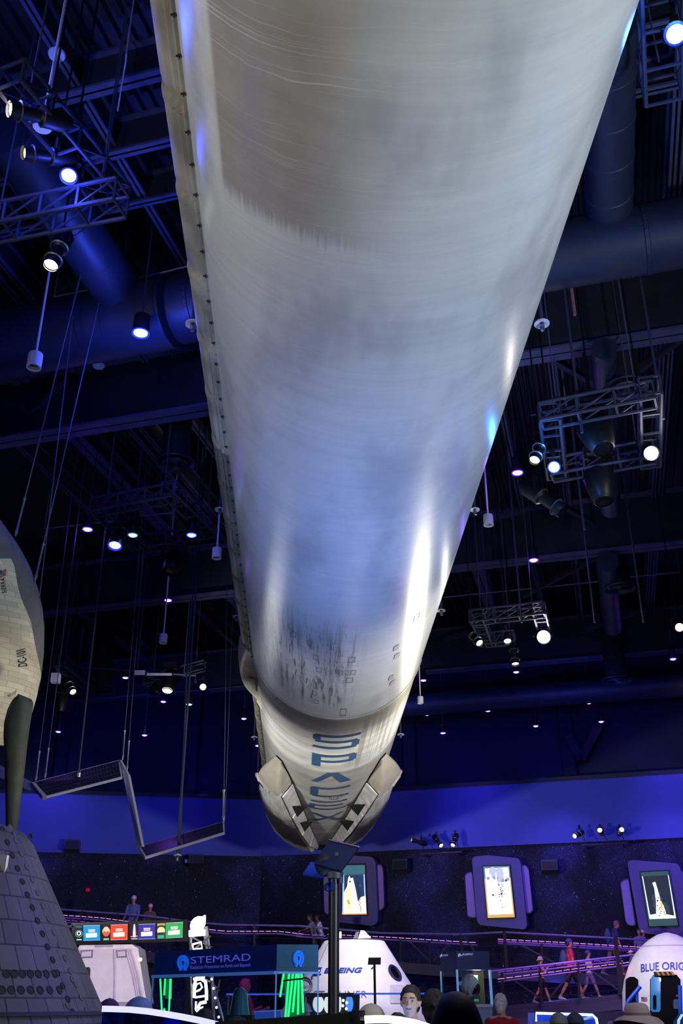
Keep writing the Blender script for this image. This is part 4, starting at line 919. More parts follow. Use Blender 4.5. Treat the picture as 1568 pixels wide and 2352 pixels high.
display('lit wall display of a night rocket, above the white capsule at the right edge', [(1440, 1980), (1451, 1975), (1554, 1983), (1562, 1993), (1586, 2150), (1578, 2158), (1478, 2143), (1466, 2132)], [(1423, 2024), (1443, 2015), (1461, 2128), (1443, 2126), (1436, 2118)], [(1561, 1997), (1580, 2000), (1600, 2110), (1578, 2118)],
        [(1468, 2001), (1536, 1998), (1559, 2128), (1489, 2130)], [(1474, 2013), (1535, 2010), (1552, 2109), (1491, 2111)], [((62, 105, 112), .6, .02, .98)],
        [(full, (34, 46, 62), .8)] + smoke + [([(0, 0), (0, 1), (.03, 1), (.05, 0)], (220, 240, 255), 1.4), ([(.95, .0), (.97, 1), (1, 1), (1, 0)], (220, 240, 255), 1.3), ([(.05, 0), (.05, .1), (.35, .12), (.65, .1), (.95, .06), (.95, 0)], (240, 245, 235), 1.5), ([(.28, .1), (.36, .4), (.38, .72), (.34, .84), (.46, .86), (.5, .66), (.54, .4), (.62, .3), (.66, .12)], (255, 250, 225), 1.6), ([(.5, .2), (.52, .4), (.58, .4), (.58, .2)], (245, 200, 120), 1.2)] + tw3)
spot('display_wash', (6.5, 29, 8.0), tuple(wp(1146, 2050)), 520, (.34, .18, 1), 50, .8, .3); spot('display_wash', (10.5, 28, 8.0), tuple(wp(1500, 2060)), 480, (.34, .18, 1), 50, .8, .3); spot('display_wash', (1, 31, 8.0), tuple(wp(820, 2050)), 280, (.34, .2, 1), 40, .8, .3)
# loudspeakers
for px, py, lf, lb in ((921, 1989, 0, 'black wall loudspeaker between the first two displays'), (1263, 1991, 0, 'black wall loudspeaker right of the white display'), (166, 1943, 1, 'black wall loudspeaker at the bottom of the blue band, left'), (450, 1976, 1, 'black wall loudspeaker under the lower solar panel')):
    p = wp(px, py, .35, bool(lf)); n = nL if lf else nR; s_ = Vector((-n.y, n.x, 0)); t = thing('wall_loudspeaker', lb, 'loudspeaker', p, 'black wall loudspeakers')
    R = Matrix((s_, -n, Vector((0, 0, 1)))).transposed() @ Euler((rad(-14), 0, 0)).to_matrix()
    mb = MB(); mb.box(p, (.55, .38, .36), R); obj('cabinet', mb, mat('loudspeaker_case', (60, 52, 84), .6), t); mb = MB(); mb.box(p + R @ Vector((0, -.195, -.02)), (.5, .01, .28), R); obj('grille', mb, m_black, t)
    mb = MB(); mb.bar(p + n * -.1, p - n * .4, .08); obj('bracket', mb, m_black, t)
mb = MB(); p = wp(428, 1978, .2, True); mb.box(p, (.1, .1, .12)); tag(obj('sensor_box', mb, m_white), 'tiny pale sensor beside the loudspeaker under the array', 'sensor')
mb = MB(); p = wp(202, 2044, .08, True); mb.box(p, (.14, .08, .12)); tag(obj('alarm_box', mb, mat('red_alarm', (190, 20, 40), .4, 0, (160, 10, 40), .4)), 'small red alarm box on the star wall, left', 'alarm')
# pairs of triple floodlights on wall brackets
for pts, bar_, lb in ((((947, 1930, (-.9, -.2, .2), 1), (1012, 1941, (.35, -.6, -.6), 1), (1040, 1940, (-.35, -.6, -.7), 1)), ((962, 1962), (1060, 1957)), 'left'), (((1320, 1920, (-.6, -.6, -.3), 1), (1377, 1907, (-.3, -.9, .05), 1), (1427, 1906, (-.1, -.95, .1), 2)), ((1335, 1942), (1440, 1936)), 'right')):
    a = wp(*bar_[0], .9); c = wp(*bar_[1], .9); t = thing('lamp_bracket', 'dark bracket bar carrying three lamps, ' + ('between the first two displays' if lb == 'left' else 'above the night rocket display'), 'bracket', a, 'lamp bracket bars')
    mb = MB(); mb.tube([a, c], .035, 8); obj('bar', mb, m_steel, t)
    mb = MB(); mb.bar(a.lerp(c, .1), a.lerp(c, .1) - nR * .88, .05); mb.bar(a.lerp(c, .9), a.lerp(c, .9) - nR * .88, .05); obj('wall_arm', mb, m_steel, t)
    for k, (px, py, aim, st_) in enumerate(pts):
        p = wp(px, py, 1.0); q = a.lerp(c, (.12, .6, .95)[k])
        SL(px, py, ('floodlight at the left end of', 'middle floodlight of', 'floodlight at the right end of')[k] + (' the bracket between the first two displays', ' the bracket above the night rocket display')[lb == 'right'], aim, 'profile', [m_dim, emis('lamp_glare2', (255, 245, 215), 14), emis('lamp_glare3', (255, 245, 225), 45)][st_], Y=p.y, s=.75, top=q)
# wash lights that throw violet pools on the blue band
for px, py, lf, e in ((95, 1840, 1, 420), (1090, 1850, 0, 260), (1570, 1800, 0, 480), (700, 1880, 0, 60), (400, 1900, 1, 40)):
    p = wp(px, py, .3, bool(lf)); n = nL if lf else nR; spot('band_wash', p + n * 2.2 + Vector((0, 0, 2.6)), p + Vector((0, 0, -.3)), e, (.20, .13, 1), 68, 1, .3)
for px, lf in ((150, 1), (470, 1), (760, 0), (1060, 0), (1240, 0), (1500, 0)):
    p = wp(px, 1760, .0, bool(lf)); n = nL if lf else nR; spot('upper_wash', zz(p, 8.9) + n * .3, zz(p - n * 1.3, 10.6), 24, (.05, .06, 1), 110, 1, .2)
for px, lf in ((300, 1), (900, 0), (1350, 0)):
    p = wp(px, 1900, .0, bool(lf)); n = nL if lf else nR; area('band_fill', p + n * 6 + Vector((0, 0, 3.0)), p, 90, (.05, .09, 1), 3, .4)
for px, e in ((1060, 130), (1300, 260), (1560, 260)):
    p = wp(px, 2000); spot('star_wash', p + nR * 2.5 + Vector((0, 0, 2.8)), p + Vector((0, 0, -.6)), e, (.25, .22, 1), 80, 1, .2)
# ------------------------------------------------------------------ ramps at the back
m_rail = mat('violet_lit_handrail', (130, 110, 190), .4, .3); m_led = emis('violet_led_strip', (150, 70, 235), .9); m_led2 = emis('pink_led_strip', (235, 150, 245), 1.2)
m_rampd = mat('ramp_deck_paint', (58, 54, 84), .7); m_net = mat('dark_cable', (46, 44, 66), .5)
def ppath(pts, Y): return [PY(x, y, Y) for x, y in pts]
def railing(label, rail, led, posts, Y, diag=(), led_b=None, h=1.07, dash=True):
    R = ppath(rail, Y); t = thing('ramp_railing', label, 'railing', R[0], 'ramp railings')
    mb = MB(); mb.tube(R, .03, 8); obj('handrail', mb, m_rail, t, smooth=40)
    for q, mm in ((led, m_led2), (led_b, m_led)):
        if not q: continue
        L = ppath(q, Y - .03); mb = MB(); k = 0
        for a, c in zip(L, L[1:]):
            n = max(1, int((c - a).length / .2))
            for i in range(n): mb.bar(a.lerp(c, i / n), a.lerp(c, (i + .78) / n), .02, .016)
        obj('led_strip', mb, mm, t)
        mb = MB(); mb.tube([p + Vector((0, .03, -.07)) for p in L], .022, 6); obj('led_channel', mb, m_rail, t)
    for x, (yt, yb), w in posts:
        a = PY(x[0], yt, Y); c = PY(x[1], yb, Y); mb = MB(); mb.bar(a, c, w); obj('post', mb, m_black, t)
    for a, c in diag:
        mb = MB(); mb.bar(PY(*a, Y + .02), PY(*c, Y + .02), .045); obj('stay', mb, m_net, t)
    mb = MB()
    zlo = min(p.z for p in R)
    for k in (.35, .55, .75, .92):
        mb.tube([p + Vector((0, .01, -h * k)) for p in R], .006, 4)
    obj('net_wires', mb, m_net, t)
    return t
def deck(label, pts, Y, w, th):
    P_ = ppath(pts, Y); mb = MB()
    for a, c in zip(P_, P_[1:]):
        mb.prism([a, c, c + Vector((0, 0, -th)), a + Vector((0, 0, -th))], (0, w, 0))
    o = tag(obj('ramp_deck', mb, m_rampd), label, 'ramp')
    for a in P_[::2] + P_[-1:]:
        mb = MB(); q = a + Vector((0, w / 2, -th)); mb.bar(q, zz(q, 0), .16); obj('support_post', mb, m_black, o)
    return o
deck('lower ramp carrying the child, the pink shirt and the boy', [(1100, 2319), (1159, 2313), (1425, 2285), (1560, 2271)], 30, 1.9, .36)
railing('front railing of the lower ramp at the right', [(1128, 2231), (1153, 2228), (1300, 2211), (1430, 2196), (1560, 2181)], [(1143, 2249), (1240, 2236), (1330, 2224), (1430, 2212), (1560, 2196)],
        [((1152, 1155), (2230, 2316), .06), ((1239, 1243), (2219, 2304), .07), ((1326, 1330), (2209, 2294), .06), ((1413, 1424), (2150, 2285), .09), ((1421, 1434), (2200, 2300), .08)], 29.9,
        [((1168, 2243), (1246, 2297)), ((1263, 2290), (1328, 2214)), ((1334, 2212), (1424, 2277))], [(1143, 2233), (1240, 2222), (1330, 2211), (1430, 2201)])
deck('upper ramp at the right under the night rocket display', [(880, 2206), (1010, 2217), (1158, 2224), (1430, 2240), (1570, 2249)], 32.6, 1.6, .3)
railing('railing of the upper ramp at the right', [(1040, 2147), (1157, 2141), (1300, 2149), (1430, 2156), (1570, 2165)], [(1143, 2157), (1300, 2165), (1430, 2173), (1570, 2182)],
        [((1157, 1163), (2139, 2224), .09), ((1243, 1245), (2160, 2228), .06), ((1325, 1327), (2164, 2234), .06), ((1057, 1060), (2146, 2180), .07), ((1520, 1525), (2160, 2240), .07)], 32.5, [((1066, 2152), (1090, 2186)), ((1172, 2158), (1300, 2225))], [(1143, 2161), (1300, 2169), (1430, 2177), (1570, 2187)])
railing('railing behind the white capsule, centre', [(690, 2127), (760, 2133), (877, 2143), (1057, 2146)], [(752, 2146), (900, 2153), (1040, 2162), (1096, 2165)], [((720, 721), (2128, 2205), .07), ((985, 987), (2157, 2220), .05), ((919, 920), (2152, 2215), .05)], 33.5, [((938, 2160), (990, 2211)), ((1040, 2160), (995, 2207))], [(680, 2145), (752, 2150)])
deck('upper walkway behind the kiosk, centre', [(430, 2200), (600, 2206), (760, 2208), (880, 2208)], 34, 1.6, .3)
railing('railing of the upper walkway, centre left', [(430, 2117), (520, 2124), (600, 2125), (700, 2127)], [(480, 2135), (520, 2139), (640, 2139), (700, 2146)], [((584, 584), (2124, 2205), .06), ((470, 470), (2120, 2200), .06)], 34)
deck('upper walkway at the left behind the four signs', [(60, 2162), (133, 2170), (340, 2186), (430, 2198)], 34.5, 1.8, .3)
railing('railing of the upper walkway at the far left', [(60, 2082), (133, 2088), (340, 2104), (430, 2116)], [(130, 2101), (230, 2108), (300, 2117)], [((190, 186), (2092, 2178), .06), ((270, 268), (2098, 2186), .06), ((390, 389), (2108, 2198), .06)], 34.6, [((186, 2098), (150, 2125)), ((200, 2098), (222, 2120))], [(130, 2111), (200, 2118), (245, 2125)])
# purple apron wall under the lower ramp and a small lit case
mb = MB(); a = PY(1140, 2345, 26); c = PY(1432, 2322, 24); mb.prism([a, c, c + Vector((0, 0, -1.4)), a + Vector((0, 0, -1.4))], (0, .15, 0)); tag(obj('apron_wall', mb, mat('lilac_apron', (150, 130, 190), .7)), 'low lilac wall below the lower ramp, behind the capped heads', 'low wall')
cz = thing('display_case', 'low blue glowing case with lit edges behind the two capped heads', 'display case', PY(1300, 2350, 15)); 
q = [PY(1231, 2327, 15), PY(1360, 2331, 15), PY(1369, 2340, 14.6), PY(1373, 2362, 14.6), PY(1231, 2362, 15)]
mb = MB(); mb.prism([p + Vector((0, .05, 0)) for p in q], (0, .6, 0)); obj('case_body', mb, mat('blue_case', (30, 70, 190), .3, 0, (20, 70, 220), .35), cz)
mb = MB(); mb.tube([q[4], q[0], q[1], q[2], q[3]], .018, 6); obj('lit_edge', mb, emis('pale_blue_edge', (190, 225, 255), 2.2), cz)
mb = MB(); mb.prism([PY(1226, 2346, 14.8), PY(1275, 2347, 14.8), PY(1275, 2375, 14.8), PY(1226, 2375, 14.8)], (0, -.1, 0)); obj('case_base', mb, mat('pale_case_base', (190, 180, 215), .5), cz)
# ------------------------------------------------------------------ white bell capsule at the right
NX, NY = PY(1551, 2300, 27).x, 27.0
NPR = [(-2.2, 1.22), (.8, 1.30), (1.35, 1.285), (1.8, 1.24), (2.1, 1.16), (2.4, 1.02), (2.65, .86), (2.85, .66), (3.0, .46), (3.1, .28), (3.15, .16), (3.17, .02)]
def n_r(z):
    if z > 3.17: return -1
    return interp(z, NPR)
nc = thing('bell_capsule', 'white bell shaped crew capsule with blue lettering and open hatch, right edge', 'space capsule', (NX, NY, 0))
m_caps = mat('white_capsule_paint', (226, 222, 230), .4, noise=.05)
m, b = newmat('white_bell_shell', .4, .4); N.nt = m.node_tree
mb = MB(); prof = [(interp(z, NPR), z) for z in [0, .4, .8] + [.9 + .06 * i for i in range(38)] + [3.165]]
mb.lathe((NX, NY, 0), prof, 96); 
obj('shell', mb, m_caps, nc, smooth=50)
MATS.pop('white_bell_shell')
def on_n(px, py, off=.01): return ray_rev(px, py, NX, NY, n_r, 20, 32, off, 300)
m_bl = mat('blue_lettering', (30, 56, 168), .5, noise=0)
def arc_text(s, x0, x1, fy, hpx, fn, name, m, par, bold=.01, shear=0.):
    return lettering(name, s, lambda u, v: fn(x0 + (x1 - x0) * u, fy(u) - hpx(u) * v), m, par, shear, bold)
arc_text('BLUE', 1472, 1513, lambda u: 2233 - 5 * u, lambda u: 18, on_n, 'marking', m_bl, nc); arc_text('ORIGIN', 1520, 1594, lambda u: 2227.5 + 8 * max(0, u - .55), lambda u: 17.5, on_n, 'marking', m_bl, nc)
def outline_on(fn, pts, off, n=14):
    out = []
    for i in range(len(pts)):
        a, c = pts[i], pts[(i + 1) % len(pts)]
        for j in range(n): out.append(fn(a[0] + (c[0] - a[0]) * j / n, a[1] + (c[1] - a[1]) * j / n, off))
    return out
def patch_on(name, fn, x0, x1, y0, y1, r, off, m, par, nx=10, ny=14):
    """round-cornered plate hugging a shell"""
    mb = MB()
    def g(u, v):
        y = y0 + (y1 - y0) * v; k = 0
        dy = min(y - y0, y1 - y); 
        if dy < r: k = r - math.sqrt(max(0, r * r - (r - dy) ** 2))
        return fn(x0 + k + (x1 - x0 - 2 * k) * u, y, off)
    mb.grid(g, nx, ny); return obj(name, mb, m, par, smooth=True)
m_inside = mat('dark_cabin', (12, 12, 17), .95, spec=.1); m_teal = mat('teal_cabin_panel', (28, 120, 176), .4, 0, (10, 70, 120), .5)
patch_on('side_window', on_n, 1437, 1466, 2244, 2330, 9, .012, m_inside, nc)
h = patch_on('hatch_opening', on_n, 1493, 1562, 2239, 2395, 9, .014, m_inside, nc)
patch_on('cabin_panel', on_n, 1495, 1517, 2243, 2325, 3, .02, m_teal, h); patch_on('cabin_window', on_n, 1514, 1518, 2246, 2256, 2, .026, emis('cabin_glint', (200, 220, 255), 2), h)
patch_on('cabin_seat', on_n, 1500, 1508, 2286, 2320, 3, .024, m_inside, h); patch_on('cabin_seat', on_n, 1546, 1560, 2296, 2318, 3, .024, mat('cabin_grey', (50, 74, 96), .5), h); patch_on('cabin_label', on_n, 1552, 1558, 2286, 2290, 1, .026, mat('red_label', (170, 40, 50), .5), h)
mb = MB(); a, c = on_n(1504, 2238.5, .06), on_n(1545, 2238, .06); mb.bar(a, c, .09, .085); hb = obj('hatch_sill', mb, m_black, nc)
for k in range(4):
    mb = MB(); u = .08 + .25 * k; p0 = a.lerp(c, u); p1 = a.lerp(c, u + .12); d = Vector((0, -.07, 0)); mb.add([p0 + d + Vector((0, 0, .038)), p1 + d + Vector((0, 0, .038)), p1 + d + Vector((.04, 0, -.038)), p0 + d + Vector((.04, 0, -.038))], [(0, 1, 2, 3)]); obj('warning_stripe', mb, mat('orange_stripe', (235, 150, 50), .5, noise=0), hb, fixn=False)
fp = patch_on('flag_plate', on_n, 1473, 1486, 2290.5, 2300, .5, .012, mat('flag_pale', (190, 150, 185), .6), nc, 4, 4)
for k in range(4): patch_on('stripe', on_n, 1473.5, 1485.5, 2291.3 + k * 2.2, 2292.4 + k * 2.2, .2, .016, mat('flag_red', (150, 60, 70), .6), fp, 3, 1)
patch_on('canton', on_n, 1473, 1478.5, 2290.6, 2295, .2, .02, mat('flag_blue', (52, 58, 110), .6), fp, 3, 2)
mb = MB(); mb.lathe((NX, NY, 0), [(interp(2.86, NPR) + .004, 2.86), (interp(2.85, NPR) + .006, 2.85), (interp(2.84, NPR) + .004, 2.84)], 80); obj('panel_line', mb, mat('lilac_line', (176, 168, 190), .5), nc)
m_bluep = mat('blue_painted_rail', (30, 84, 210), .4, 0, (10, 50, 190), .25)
for nm, pts in (('blue left hand rail', [(1470, 2266), (1442, 2300), (1437, 2318), (1440, 2375)]), ('blue right hand rail', [(1561, 2263), (1563, 2375)])):
    t = tag(obj('step_rail', MB().tube([PY(x, y, 25.3) for x, y in pts], .045, 10), m_bluep, smooth=40), nm + ' before the bell capsule hatch', 'hand rail', 'capsule hand rails')
mb = MB(); mb.tube([PY(1462, 2282, 25.3), PY(1465, 2330, 25.3)], .03, 8); tag(obj('step_rail', mb, m_bluep), 'short blue brace behind the left capsule hand rail', 'hand rail', 'capsule hand rails')
t = thing('info_sign', 'blue cut corner sign with a pale lit outline, at the right edge', 'sign', PY(1570, 2350, 13)); q = [PY(1546, 2375, 13), PY(1550, 2345, 13), PY(1563, 2326, 13), PY(1585, 2322, 13), PY(1585, 2375, 13)]
mb = MB(); mb.prism(q, (0, .05, 0)); obj('board', mb, mat('blue_board', (28, 60, 130), .5), t); mb = MB(); mb.tube([PY(1557, 2375, 12.97), PY(1558, 2344, 12.97), PY(1565, 2332, 12.97), PY(1585, 2331, 12.97)], .015, 6); obj('lit_edge', mb, emis('pale_blue_edge2', (150, 200, 255), 1.3), t)
spot('bell_spot', (NX - 4.5, NY - 5, 6.0), (NX - .5, NY, 2.0), 1500, (.95, .92, 1), 40, .9, .25); spot('bell_violet', (NX + 1.5, NY - 5, 6.5), (NX, NY, 2), 1100, (.58, .38, 1), 40, .9, .25)
# ------------------------------------------------------------------ white conical capsule, centre
SX, SY = PY(814, 2300, 24).x, 24.0
ztop = PY(814, 2157, 24 - .7).z; zbt = PY(985, 2325, 24).z
rt_ = 69 * (PY(880, 2157, 24) - CAM).dot(FW) / FPX; rb_ = 171 * (PY(985, 2325, 24) - CAM).dot(FW) / FPX
def s_r(z):
    if z > ztop: return -1
    return max(.01, rt_ + (rb_ - rt_) * (ztop - z) / (ztop - zbt))
stc = thing('cone_capsule', 'large white conical capsule with blue lettering and a round window', 'space capsule', (SX, SY, .3))
mb = MB(); zs_ = [ztop - .03 * i for i in range(2)] + [ztop - .1 - .15 * i for i in range(14)]
mb.lathe((SX, SY, 0), [(0, ztop), (rt_ - .03, ztop)] + [(s_r(z - .0001), z - .012) for z in zs_] + [(s_r(zs_[-1]) * .98, zs_[-1] - .1), (1.2, .3), (0, .3)], 96); obj('shell', mb, m_caps, stc, smooth=30)
def on_s(px, py, off=.012): return ray_rev(px, py, SX, SY, s_r, 17, 27, off, 300)
arc_text('BOEING', 744, 832, lambda u: 2235 - 1.5 * u, lambda u: 11.5 + 0 * u, on_s, 'marking', m_bl, stc, .03, .32)
mb = MB()
for pts, w in (([(716, 2245), (720, 2236), (726, 2228), (733, 2223), (738, 2225), (736, 2232), (730, 2238), (724, 2239), (722, 2232)], .012), ([(738, 2238), (728, 2240), (720, 2240), (716, 2246), (718, 2248)], .012), ([(740, 2222), (732, 2226), (727, 2234)], .01)):
    mb.tube([on_s(x, y, .012) for x, y in pts], w, 5)
obj('emblem', mb, m_bl, stc)
arc_text('STARLINER', 722, 842, lambda u: 2292 - 0 * u, lambda u: 16, on_s, 'marking', mat('grey_lettering', (86, 88, 140), .5, noise=0), stc, -.012)
# round badge on the left flank
bd = obj('round_badge', (lambda m_: (m_.tube([on_s(701 + 17 * math.cos(a) , 2264 + 19 * math.sin(a), .012) for a in [2 * PI * i / 28 for i in range(29)]], .012, 5), m_.tube([on_s(701 + 13 * math.cos(a), 2264 + 14.5 * math.sin(a), .012) for a in [2 * PI * i / 28 for i in range(29)]], .008, 5), m_)[2])(MB()), mat('badge_grey', (120, 118, 150), .5), stc)
arc_text('FLIGHT TEST', 692, 716, lambda u: 2268 + 3 * u, lambda u: 5.5, on_s, 'badge_text', mat('badge_grey', (0, 0, 0)), bd)
w0 = on_s(906, 2235, .0); ax = Vector((w0.x - SX, w0.y - SY, .62 * math.hypot(w0.x - SX, w0.y - SY))).normalized()
mb = MB(); mb.lathe(w0, [(.17, -.02), (.19, .02), (.14, .03), (.12, -.01)], 28, ax); wo = obj('round_window', mb, mat('navy_window_rim', (34, 28, 66), .5), stc, smooth=40); mb = MB(); mb.lathe(w0, [(0, .012), (.125, .012)], 28, ax); obj('pane', mb, mat('dark_pane', (12, 12, 20), .1), wo)
mb = MB(); mb.tube([on_s(x, y, .008) for x, y in [(757, 2160), (748, 2178), (737, 2203), (726, 2226)]], .006, 5); obj('panel_line', mb, mat('grey_seam2', (110, 108, 125), .5), stc)
mb = MB(); q = [PY(822, 2156, 23.8), PY(828, 2137, 23.8), PY(836, 2137, 23.8), PY(852, 2154, 23.8)]; mb.prism(q, (0, .5, 0)); obj('docking_block', mb, m_caps, stc)
mb = MB(); q = [PY(811, 2156, 23.9), PY(817, 2141, 23.9), PY(824, 2140, 23.9), PY(822, 2156, 23.9)]; mb.prism(q, (0, .3, 0)); obj('docking_vent', mb, mat('grey_vent', (110, 105, 125), .5), stc)
mb = MB(); q = [PY(776, 2155, 23.9), PY(780, 2139, 23.9), PY(784, 2140, 23.9), PY(784, 2155, 23.9)]; mb.prism(q, (0, .2, 0)); obj('docking_fin', mb, m_caps, stc)
mb = MB(); p = on_s(900, 2290, .01); patch_on('grey_hatch', on_s, 895, 925, 2262, 2305, 2, .01, mat('pale_grey_patch', (196, 190, 200), .5), stc)
spot('cone_spot', (SX + .6, SY - 6, 6.2), (SX + .2, SY, 2.2), 2000, (1, .95, 1), 36, .9, .25); spot('cone_violet', (SX + 5.5, SY - 3, 5.5), (SX + .7, SY, 2), 700, (.5, .32, 1), 36, .9, .25)
# ------------------------------------------------------------------ white service module behind the crowd, left
def Pm(x, y, o=0.): return PY(x, y, 19.0 - o)
sm_ = thing('service_module', 'white faceted module with bolted hatches, under the four signs', 'space module', Pm(260, 2330))
mb = MB(); top = [(180, 2172), (188, 2168), (302, 2168), (318, 2178)]; bot = [(216, 2310), (218, 2312), (326, 2312), (338, 2306)]
fr = [Pm(179, 2178), Pm(183, 2171), Pm(303, 2169), Pm(317, 2178), Pm(326, 2240), Pm(337, 2304), Pm(330, 2312), Pm(212, 2312)]
mb.prism(fr, (0, .7, .0)); obj('shell', mb, mat('white_module_paint', (224, 214, 226), .5, noise=.06), sm_)
mb = MB(); mb.prism([Pm(183, 2172, .03), Pm(303, 2170, .03), Pm(314, 2178, .03), Pm(182, 2182, .03)], (0, .05, 0)); obj('top_rim', mb, mat('bright_rim', (240, 230, 232), .5), sm_)
mb = MB(); mb.prism([Pm(217, 2171, .06), Pm(259, 2170, .06), Pm(259, 2175, .06), Pm(217, 2176, .06)], (0, .05, 0)); obj('rim_plate', mb, mat('grey_rim_plate', (176, 164, 186), .5), sm_)
for q in ([(187, 2184), (212, 2183), (211, 2198), (185, 2199)], [(268, 2184), (289, 2183), (289, 2197), (269, 2198)]):
    mb = MB(); mb.prism([Pm(*p, .04) for p in q], (0, .05, 0)); hp = obj('hatch_plate', mb, mat('hatch_plate', (214, 204, 220), .5), sm_)
    mb = MB(); e = q + [q[0]]
    for a, c in zip(e, e[1:]):
        for k in range(4):
            p = Pm(a[0] + (c[0] - a[0]) * k / 4, a[1] + (c[1] - a[1]) * k / 4, .05); mb.ball(p, .014, 6, 4)
        mb.bar(Pm(*a, .045), Pm(*c, .045), .016)
    obj('bolts', mb, mat('bolt_grey', (140, 120, 150), .5), hp)
for x0, x1 in ((289, 318), (294, 323), (300, 329), (262, 264)):
    mb = MB(); mb.tube([Pm(x0, 2181, .02), Pm((x0 + x1) / 2 + 1, 2235, .03), Pm(x1 if x1 > 270 else x1 - 2, 2310, .02)], .022, 6); obj('rib', mb, mat('lilac_rib', (196, 184, 206), .5), sm_, smooth=True)
mb = MB(); mb.prism([Pm(192, 2222, .1), Pm(203, 2221, .1), Pm(205, 2226, .1), Pm(204, 2244, .1), Pm(200, 2246, .1)], (0, .1, 0)); obj('dark_window', mb, m_black, sm_)
mb = MB(); mb.prism([Pm(214, 2300, .03), Pm(330, 2302, .03), Pm(330, 2312, .03), Pm(212, 2313, .03)], (0, .05, 0)); obj('base_rim', mb, mat('grey_base_rim', (150, 136, 160), .5), sm_)
mb = MB(); mb.box(Pm(268, 2330) + Vector((0, .35, -.5)), (.7, .5, 1.5)); obj('cradle', mb, m_black, sm_)
mb = MB(); mb.ball(PY(322, 2204, 18.8), .03); obj('marker_lamp', mb, m_lampy, sm_)
spot('module_spot', PY(300, 2080, 13), Pm(255, 2235), 1000, (1, .88, .98), 44, .9, .25)
# ------------------------------------------------------------------ four screen sign gantry
def Pg(x, y, o=0.): return PY(x, y, 21.5 - o)
sg = thing('screen_gantry', 'dark gantry bar carrying four bright screens, above the white module', 'gantry', Pg(295, 2168))
mb = MB(); mb.prism([Pg(164, 2120), Pg(430, 2112), Pg(432, 2162), Pg(166, 2170)], (0, .15, 0)); obj('back_bar', mb, m_black, sg)
mb = MB(); mb.tube([Pg(150, 2130), Pg(166, 2127)], .03, 6); obj('side_arm', mb, m_steel, sg); mb = MB(); mb.tube([Pg(430, 2125), Pg(450, 2126), Pg(451, 2160), Pg(430, 2158)], .02, 6); obj('side_frame', mb, m_steel, sg)
for x in (210, 305):
    a = Pg(x, 2166) + Vector((0, .08, 0)); mb = MB(); mb.bar(a, zz(a, 0), .09); obj('leg_post', mb, m_black, sg)
def sign(label, q, colr, pic, pcol):
    t = thing('screen_sign', label, 'screen', Pg(*q[3]), 'screens on the gantry')
    mb = MB(); mb.prism([Pg(*p, .06) for p in q], (0, .06, 0)); obj('screen_case', mb, m_black, t)
    g = lambda u, v, o=.065: Pg(*(Vector(q[3]).lerp(Vector(q[2]), u)).lerp(Vector(q[0]).lerp(Vector(q[1]), u), v), o)
    mb = MB(); ms = []
    def poly(pts, c, es, o):
        ms.append(emis('sign_%d_%d_%d_%d' % (*c, int(es * 10)), c, es)); mb.mat(len(ms) - 1); mb.add([g(u, v, o) for u, v in pts], [tuple(range(len(pts)))])
    poly([(.34, .06), (.99, .06), (.99, .95), (.34, .95)], colr, 1.3, .066); poly([(.02, .04), (.32, .04), (.32, .96), (.02, .96)], pcol, 1., .066)
    for k, (a, c) in enumerate(((.53, .80), (.535, .79))): poly([(a, .62 + .1 * -k + .03), (c, .62 - .1 * k + .03), (c, .69 - .1 * k + .03), (a, .69 - .1 * k + .03)], (255, 235, 235), 1., .068)
    poly([(.44, .24), (.87, .26), (.87, .50), (.44, .48)], (255, 252, 250), 1.8, .068)
    for k in range(5): poly([(.6 + k * .05, .34), (.63 + k * .05, .34), (.63 + k * .05, .42), (.6 + k * .05, .42)], (230, 222, 226), 1., .069)
    poly([(.34, .93), (.99, .93), (.99, .95), (.34, .95)], (230, 250, 255), 1., .069); poly([(.34, .06), (.99, .06), (.99, .08), (.34, .08)], (200, 230, 255), .9, .069)
    for pts, c, es, o in pic: poly(pts, c, es, o)
    obj('screen', mb, ms, t, fixn=False)
cc = lambda u, v, r, k=16: [(u + r * math.cos(2 * PI * i / k), v + r * 1.5 * math.sin(2 * PI * i / k)) for i in range(k)]
sign('leftmost gantry screen, light blue panel beside a white ring', [(171, 2124.5), (230.5, 2123), (230.5, 2162), (171, 2164)], (0, 140, 205), [(cc(.17, .48, .14), (170, 225, 230), .9, .068), (cc(.17, .48, .125), (12, 26, 34), .8, .069), (cc(.17, .50, .09), (250, 245, 225), 1., .070), (cc(.17, .50, .045), (16, 40, 50), .8, .071), ([(.08, .1), (.28, .1), (.28, .17), (.08, .17)], (200, 240, 235), .9, .068), ([(.06, .86), (.28, .86), (.28, .9), (.06, .9)], (60, 160, 190), .9, .068)], (8, 24, 34))
sign('second gantry screen, red panel beside a round orange shape', [(233.5, 2122.5), (294, 2121), (293.5, 2160.5), (233.5, 2162.5)], (225, 64, 34), [(cc(.17, .58, .15), (245, 190, 150), 1., .068), (cc(.17, .46, .12), (225, 110, 70), .95, .069), (cc(.17, .7, .1), (250, 215, 185), 1., .070), ([(.07, .1), (.27, .1), (.27, .17), (.07, .17)], (220, 225, 215), .9, .068), ([(.05, .06), (.29, .06), (.29, .09), (.05, .09)], (80, 190, 130), .9, .068)], (30, 14, 12))
sign('third gantry screen, dark violet panel beside a white launch trail', [(298, 2121.5), (357.5, 2119.5), (357, 2159), (298, 2160.5)], (48, 34, 150), [([(.12, .2), (.15, .95), (.20, .95), (.23, .2)], (255, 240, 250), 1.2, .069), ([(.09, .4), (.15, .97), (.20, .97), (.26, .4)], (170, 60, 190), .8, .068), ([(.03, .22), (.31, .24), (.31, .28), (.03, .26)], (255, 220, 210), 1., .070), ([(.06, .06), (.3, .06), (.3, .15), (.06, .15)], (190, 190, 200), .8, .068)], (22, 14, 36))
